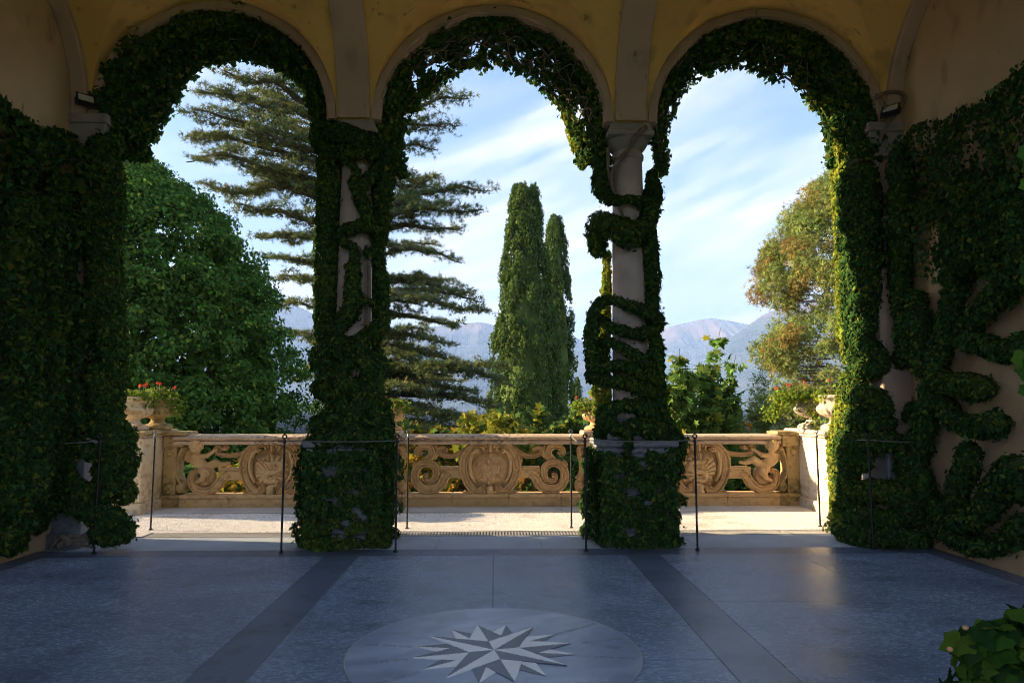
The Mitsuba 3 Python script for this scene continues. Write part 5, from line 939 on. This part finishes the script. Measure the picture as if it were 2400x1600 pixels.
I = arch_ivy('dense dark ivy hanging in the archway over the cedar top', 0, [(-18, 1.02), (-5, .96), (10, .84), (32, .80), (50, .90), (75, .96), (95, 1.0), (115, 1.02), (140, 1.06), (160, 1.10), (190, 1.12)], [(-18, 1.0), (40, 1.0), (75, .80), (110, .85), (150, 1.0), (190, 1.)], 111, 1.3, .18)
for L in ([(250, 330, 7.8, .16), (262, 270, 7.8, .2), (290, 220, 7.85, .2), (320, 190, 7.9, .18)], [(300, 300, 7.9, .15), (325, 295, 7.95, .13), (338, 285, 8.0, .08)], [(235, 240, 7.72, .14), (262, 180, 7.74, .16), (310, 120, 7.76, .17), (370, 75, 7.8, .16)], [(360, 180, 7.95, .13), (400, 145, 8., .12)], [(740, 330, 7.85, .14), (738, 250, 7.85, .14), (722, 180, 7.88, .13), (690, 120, 7.9, .12)], [(420, 60, 7.74, .12), (500, 35, 7.74, .12), (580, 30, 7.74, .12), (650, 60, 7.76, .12)]): I.tube(rope(L), rad(L), 2300, lump=.3, core=.4, inner=.7)
I.done(.052)
I = arch_ivy('open lattice of ivy and bare runners in the middle archway, one edge sunlit', 1, [(-25, 1.16), (-8, 1.14), (10, 1.10), (30, 1.0), (45, .96), (70, .93), (95, .91), (120, .90), (132, .86), (150, .88), (165, .93), (180, 1.0), (198, 1.10)], [(-25, .9), (20, .85), (40, .5), (70, .34), (110, .30), (135, .32), (160, .36), (198, .5)], 112, .6, .40, 60)
for L in ([(885, 330, 7.85, .12), (892, 250, 7.85, .12), (912, 190, 7.87, .12), (945, 140, 7.9, .10)], [(960, 70, 7.74, .07), (1030, 42, 7.72, .08), (1110, 36, 7.72, .10), (1160, 34, 7.72, .09)]): I.tube(rope(L), rad(L), 2000, lump=.3, core=.3, inner=.7)
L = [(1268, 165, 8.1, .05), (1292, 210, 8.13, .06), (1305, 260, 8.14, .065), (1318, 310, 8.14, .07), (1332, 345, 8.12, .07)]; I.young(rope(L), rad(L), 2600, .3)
I.done(.052, share=.42)
I = arch_ivy('thick dark ivy garland in the archway at the right, sunlit yellow green edge', 2, [(-22, 1.14), (-5, 1.08), (20, 1.04), (45, 1.06), (65, 1.03), (90, .93), (115, .88), (135, .92), (150, .95), (170, .97), (198, 1.0)], [(-22, .38), (20, .32), (50, .40), (75, .42), (100, .7), (125, 1.0), (198, 1.1)], 113, .9, .34, 52)
for L in ([(1990, 380, 7.8, .2), (1985, 300, 7.8, .21), (1965, 230, 7.82, .2), (1930, 170, 7.84, .18), (1890, 130, 7.86, .15)], [(1935, 330, 8.0, .11), (1918, 270, 8.0, .1), (1895, 225, 8.0, .09)], [(1640, 75, 7.74, .08), (1720, 62, 7.72, .11), (1800, 80, 7.74, .12), (1880, 120, 7.76, .13)]): I.tube(rope(L), rad(L), 2300, lump=.3, core=.4, inner=.7)
I.done(.052)

# corner on the shaded side
I = Ivy('dark ivy climbing the shaded corner pilaster down to the slab floor', 121)
for L in ([(240, 330, 7.7, .2), (235, 400, 7.66, .24), (240, 480, 7.66, .24), (238, 560, 7.66, .23), (240, 640, 7.68, .2), (245, 720, 7.7, .18), (250, 800, 7.72, .17), (255, 860, 7.74, .15)], [(200, 400, 7.6, .12), (190, 480, 7.58, .14), (188, 560, 7.58, .12)], [(235, 650, 7.62, .12), (215, 690, 7.58, .12), (195, 740, 7.55, .12), (178, 790, 7.55, .13), (172, 860, 7.55, .13), (175, 930, 7.55, .13), (190, 965, 7.52, .12)],
          [(218, 850, 7.6, .12), (230, 880, 7.58, .15), (240, 930, 7.58, .16), (255, 980, 7.6, .17), (285, 1000, 7.66, .15)], [(190, 985, 7.5, .10), (230, 985, 7.48, .12), (262, 1015, 7.5, .13), (290, 1045, 7.58, .15), (285, 1080, 7.62, .14)], [(145, 1050, 7.46, .11), (170, 1020, 7.45, .11), (200, 1030, 7.44, .10), (235, 1045, 7.46, .13)], [(145, 1050, 7.46, .11), (150, 1090, 7.44, .10), (180, 1120, 7.43, .12), (215, 1135, 7.43, .14), (245, 1110, 7.46, .16), (270, 1120, 7.52, .17), (290, 1130, 7.62, .12)],
          [(155, 1150, 7.43, .12), (200, 1165, 7.40, .15), (235, 1180, 7.40, .17), (262, 1200, 7.42, .16), (285, 1215, 7.5, .13)], [(225, 1220, 7.36, .12), (250, 1235, 7.36, .10), (290, 1222, 7.48, .09)], [(258, 1050, 7.44, .14), (240, 1080, 7.42, .14)], [(260, 700, 7.95, .14), (262, 800, 7.95, .14), (262, 880, 7.95, .14), (262, 950, 7.9, .12)]):
    I.tube(rope(L), rad(L) * .85, 3600)
for k in range(5): I.vine([(-4.62 + .1 * k, 7.42 - .03 * k, .04 + .02 * k), (-4.5 + .12 * k, 7.36, .16), (-4.35 + .08 * k, 7.34, .10 + .05 * k), (-4.15, 7.34, .05 + .04 * k)], .03, .014)
I.done(.046, 'kite', tilt=.4, share=.42)

# corner on the sunlit side
I = Ivy('ivy on the bright corner, sunlit yellow green edge, clipped into lobes below', 122)
for L in ([(1975, 390, 7.75, .24), (1978, 480, 7.74, .24), (1982, 560, 7.74, .24), (1985, 640, 7.76, .22), (1985, 720, 7.78, .18), (1982, 780, 7.8, .15)], [(1942, 430, 7.95, .11), (1945, 520, 7.95, .11), (1950, 600, 7.95, .11), (1952, 680, 7.95, .11), (1958, 760, 7.95, .11), (1968, 840, 7.92, .12), (1978, 900, 7.9, .13)],
          [(1985, 790, 7.74, .15), (2010, 810, 7.68, .13), (2025, 835, 7.66, .11), (2010, 850, 7.68, .12), (1985, 845, 7.76, .14)], [(1960, 890, 7.86, .14), (1975, 910, 7.74, .17), (2005, 915, 7.64, .17), (2022, 935, 7.62, .15)], [(1955, 960, 7.82, .15), (1985, 965, 7.68, .16), (2020, 975, 7.58, .14), (2042, 968, 7.58, .08)],
          [(1940, 1010, 7.8, .15), (1950, 1050, 7.74, .16), (1945, 1100, 7.76, .14), (1945, 1150, 7.74, .13)], [(1970, 1010, 7.62, .15), (2000, 1020, 7.54, .15), (2035, 1010, 7.5, .13), (2060, 1015, 7.5, .11)], [(1965, 1050, 7.6, .13), (1985, 1060, 7.55, .12)], [(1965, 1125, 7.6, .13), (2000, 1130, 7.5, .15), (2040, 1125, 7.46, .14), (2075, 1130, 7.46, .13)],
          [(1965, 1185, 7.6, .14), (1990, 1180, 7.5, .15), (2010, 1190, 7.46, .13)], [(1965, 1225, 7.52, .15), (2000, 1232, 7.42, .16), (2040, 1225, 7.38, .17), (2080, 1230, 7.36, .16), (2110, 1235, 7.34, .13)], [(2030, 1195, 7.42, .12), (2060, 1185, 7.4, .12), (2085, 1170, 7.42, .13)], [(1930, 1215, 7.8, .11), (1950, 1235, 7.66, .1)], [(2075, 1030, 7.46, .12), (2080, 1090, 7.44, .11), (2085, 1140, 7.42, .12)]):
    I.tube(rope(L), rad(L) * .85, 3600)
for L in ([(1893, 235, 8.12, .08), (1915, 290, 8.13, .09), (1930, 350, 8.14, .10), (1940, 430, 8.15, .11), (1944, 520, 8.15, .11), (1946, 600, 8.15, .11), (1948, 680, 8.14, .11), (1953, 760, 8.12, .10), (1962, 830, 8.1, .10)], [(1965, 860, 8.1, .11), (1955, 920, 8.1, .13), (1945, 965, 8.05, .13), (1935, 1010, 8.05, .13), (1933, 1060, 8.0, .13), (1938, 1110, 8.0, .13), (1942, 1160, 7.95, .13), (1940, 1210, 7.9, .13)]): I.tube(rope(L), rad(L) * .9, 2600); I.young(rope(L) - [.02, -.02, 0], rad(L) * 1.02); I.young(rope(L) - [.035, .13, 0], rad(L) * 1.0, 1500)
I.vine([at(2010, 225, 7.5), at(2040, 212, 7.48), at(2072, 214, 7.48), at(2078, 230, 7.48), at(2060, 260, 7.5), at(2035, 290, 7.52), at(2020, 330, 7.55)], .022, .016); I.vine([at(2012, 215, 7.52), at(2032, 240, 7.5), at(2030, 280, 7.52)], .016, .012)
I.done(.046, 'kite', tilt=.4, share=.36)

# side walls
def wall_ivy(label, xw, s, seed, top, sheet_low, tubes, gaps, share):
    """s: +1 when the wall faces +x"""
    I = Ivy(label, seed); r = I.r; n = int(6.3 * 4.6 * 1900); y = r.uniform(1.35, 7.55, n); z = r.uniform(.3, 4.75, n)
    q = np.column_stack([0 * y, y * 2.5, z * 1.0]); b = meshkit.fbm(q, 4, seed); b2 = meshkit.fbm(np.column_stack([0 * y, y * 6, z * 3.2]), 3, seed + 2)
    lim = sheet_low(y); k = (z < top(y) + .10 * (b2 - .5)) & (z > lim + .35 * (b - .5))
    for (gy, gz, ay, az) in gaps: k &= ((y - gy) / ay) ** 2 + ((z - gz) / az) ** 2 > (.6 + .8 * b2)
    y, z, b, b2 = y[k], z[k], b[k], b2[k]
    h = (.02 + .40 * smooth01((b - .28) / .42) + .12 * b2) * (.35 + .7 * r.random(len(y)) ** .5) * np.clip((top(y) - z) / .25, .3, 1)
    e = .04; gy = (meshkit.fbm(np.column_stack([0 * y, (y + e) * 2.5, z * 1.0]), 4, seed) - b) / e * .5; gz = (meshkit.fbm(np.column_stack([0 * y, y * 2.5, (z + e) * 1.0]), 4, seed) - b) / e * .5
    I.pts(np.column_stack([xw + s * h, y, z]), np.column_stack([s + 0 * y, -gy, -gz + .15]))
    for L in tubes:
        P = np.array([unproject(u * W, v * W, x=xw + s * (rd + .03)) for u, v, rd in L]); I.tube(P, np.array([x_[2] for x_ in L]) * .74, 3600)
    return I
topL = lambda y: 4.50 - .06 * np.sin(y * 2.1) + .05 * np.cos(y * 5)
LT = [[(25, 560, .2), (20, 680, .22), (40, 800, .2), (60, 920, .2), (75, 1040, .22), (60, 1140, .22)], [(110, 480, .16), (105, 600, .18), (120, 720, .18), (112, 830, .17), (110, 930, .18), (95, 1020, .17)], [(148, 560, .14), (150, 660, .13), (138, 760, .14), (135, 850, .14), (128, 950, .14), (120, 1060, .15), (110, 1140, .16), (90, 1170, .15)],
      [(5, 860, .16), (30, 1000, .16), (35, 1090, .16), (55, 1180, .16)], [(70, 640, .16), (72, 760, .16), (85, 880, .15), (95, 960, .14)], [(20, 1130, .18), (45, 1190, .18), (20, 1235, .18)], [(90, 1080, .17), (130, 1120, .15), (150, 1130, .13)], [(60, 1190, .13), (85, 1200, .11)], [(40, 460, .2), (48, 600, .2), (45, 720, .18)], [(130, 420, .15), (128, 520, .15)]]
pg = lambda u, v, x, a_, b_: (*unproject(u * W, v * W, x=x)[1:], a_, b_)
I = wall_ivy('thick dark ivy blanket over the shaded side wall up to the plain ochre plaster', XL, 1, 131, topL, lambda y: 2.35 + .45 * np.sin(y * 3.1) + .3 * np.sin(y * 7.3), LT, [pg(140, 650, XL, .09, .30), pg(118, 690, XL, .06, .12), pg(95, 745, XL, .07, .14), pg(78, 960, XL, .06, .2), pg(110, 1045, XL, .06, .18), pg(12, 900, XL, .06, .16)], .4); I.done(.056, 'ivy', tilt=.55, share=.45, spread=.4)
topR = lambda y: 4.52 + .07 * np.sin(y * 2.7 + 1) + .04 * np.sin(y * 9)
RT = [[(2068, 350, .16), (2070, 450, .17), (2068, 560, .16), (2068, 650, .15), (2078, 730, .15), (2085, 800, .15), (2065, 830, .10)], [(2105, 690, .13), (2112, 760, .16), (2120, 840, .15)], [(2185, 480, .15), (2188, 570, .13), (2192, 650, .14), (2180, 740, .15), (2160, 800, .15), (2145, 850, .15), (2135, 910, .13), (2118, 990, .17), (2105, 1060, .14), (2100, 1130, .15), (2105, 1200, .14), (2120, 1230, .1)],
      [(2150, 868, .13), (2190, 880, .15), (2230, 885, .17), (2250, 890, .16)], [(2165, 920, .12), (2190, 960, .13), (2230, 975, .14), (2270, 975, .16), (2285, 970, .16)], [(2118, 1090, .13), (2122, 1130, .14), (2115, 1170, .13)], [(2225, 1035, .13), (2215, 1075, .15), (2200, 1125, .15), (2190, 1160, .12)], [(2140, 1150, .11), (2165, 1180, .13), (2200, 1198, .13), (2250, 1180, .15), (2285, 1130, .16), (2315, 1090, .17), (2345, 1075, .17), (2350, 1120, .17)],
      [(2110, 1200, .14), (2150, 1212, .12), (2200, 1238, .12), (2250, 1252, .12), (2310, 1240, .12), (2352, 1205, .14)], [(2352, 620, .2), (2310, 660, .18), (2265, 705, .15), (2230, 745, .13), (2215, 775, .12), (2255, 790, .13), (2310, 805, .14), (2352, 790, .16)], [(2300, 420, .22), (2290, 540, .22), (2280, 600, .18)], [(2230, 420, .2), (2235, 520, .2), (2225, 600, .16)], [(2345, 480, .22), (2350, 580, .22)], [(2155, 475, .12), (2130, 488, .11), (2110, 480, .11)], [(2090, 950, .1), (2100, 935, .1)]]
I = wall_ivy('ivy on the end wall, dark sheet above, clipped sausage shapes on bare plaster below', XR, -1, 132, topR, lambda y: 2.8 - .25 * np.sin(y * 2.3) - .2 * (y < 5.6), RT, [pg(2135, 605, XR, .25, .50), pg(2165, 480, XR, .05, .06), pg(2225, 560, XR, .05, .05), pg(2300, 660, XR, .25, .3)], .3); I.done(.048, 'kite', tilt=.4)

# the near ivy on the back pedestal: each leaf is a piece of its own
I = thing('ivy', 'big leafed ivy on the near pedestal at the bottom corner, with buff tips', 'ivy'); r = rng_(141); x, y = CX[1], 1.02
mats = []
for i, cc in enumerate(((.024, .062, .011), (.034, .082, .014), (.052, .105, .016), (.016, .042, .012), (.07, .115, .018), (.02, .05, .015))):
    scene[f'near_leaf_{i}'] = {'type': 'principledthin', 'base_color': proc(lambda p, n, uv, cc=cc: mix(mi.Color3f(cc) * .75, mi.Color3f(cc) * 1.25, fbm(p.x * 60, p.y * 60, p.z * 60, 3))), 'roughness': .38, 'diff_trans': .5, 'eta': 1.45}; mats.append(f'near_leaf_{i}')
def near_leaf(c, n, s, al):
    t = np.linspace(-1, 1, 9); o = [(0, -.02)] + [(.30, -.14), (.50, -.02), (.46, .22), (.52, .42), (.28, .56), (.12, .82), (0, 1.0)]; o = o + [(-a_, b_) for a_, b_ in o[-2:0:-1]]
    n = unit(n); a_ = unit(al - n * (al @ n)); b_ = np.cross(a_, n); v = [c + s * (u_ * b_ + w_ * a_ - .22 * abs(u_) * n - .12 * w_ * w_ * n) for u_, w_ in o] + [c + s * (.3 * a_ + .0 * n), c + s * .62 * a_ - s * .04 * n]
    k = len(o); return trimesh.Trimesh(np.array(v), [(i_, (i_ + 1) % k, k if o[i_][1] + o[(i_ + 1) % k][1] < 1.0 else k + 1) for i_ in range(k)] + [(k, 5, k + 1), (k, k + 1, len(o) - 5)], process=False)
cc_ = unproject(2432, 1600, y=1.46)
for i in range(290):
    d = unit(r.normal(size=3) + [-.25, -.45, .45]); rr = .175 * (1 + .5 * (meshkit.noise(d * 3 + 2, 5) - .5)) * (.86 + .2 * r.random()); c = cc_ + d * rr * [1, .55, .85]
    put('leaf', near_leaf(c, d + [0, -.15, .35] + .38 * r.normal(size=3), .042 * r.uniform(.65, 1.25), np.array([-.35, -.3, -.6]) + .5 * r.normal(size=3)), mats[int(r.integers(6))], I, True)
plain('buff', (.42, .22, .12), .7)
for uu, vv in ((2262, 1470), (2226, 1520)): p = unproject(uu, vv, y=1.42); put('tip', blob(*p, .006, .006, .005, 1), 'buff', I, True)
put('twigs', cat([blob(*cc_, .14, .075, .115, 2), bx(cc_[0] - .04, cc_[0] + .10, 1.40, 1.50, .02, cc_[2], .02)]), 'ivy_core', I)
q = rng_(142)
for i, (u, v) in enumerate(((2398, 345), (2402, 420), (2396, 615), (2404, 640), (2392, 850), (2386, 830), (2398, 810), (2402, 870), (2400, 905), (2408, 380), (2410, 660))):
    p = unproject(u + 22, v, y=1.22); put('leaf', near_leaf(p, np.array([-.6, -.7, .3]) + .3 * q.normal(size=3), .042, np.array([-.3, 0, -1.])), mats[1 + i % 4], I, True)
px_, pz_ = unproject(2440, 640, y=1.24)[[0, 2]]
put('stem', limb([(px_, 1.22, 1.0), (px_ + .02, 1.24, 1.6), (px_ - .01, 1.22, 2.1)], .012, .008), 'vine_bark', I, 40)
# weeds at the foot of the shaded pier and by the drain
I = Ivy('low creeping ivy at the foot of the shaded pier', 151); I.tube(np.array([(-5.05, 9.45, .03), (-5.0, 9.1, .04), (-5.05, 8.7, .05), (-5.1, 8.4, .05)]), np.array([.09, .12, .12, .1]), 900, core=0, inner=.3); I.done(.05, base=(.06, .11, .02))
I = Ivy('tuft of weeds and dry leaves at the end of the drain by the sunlit corner', 152); I.tube(np.array([(4.05, 8.25, .02), (4.25, 8.2, .03), (4.3, 8.6, .03)]), np.array([.05, .09, .1]), 700, core=0, inner=.2); I.done(.045, base=(.12, .12, .03))
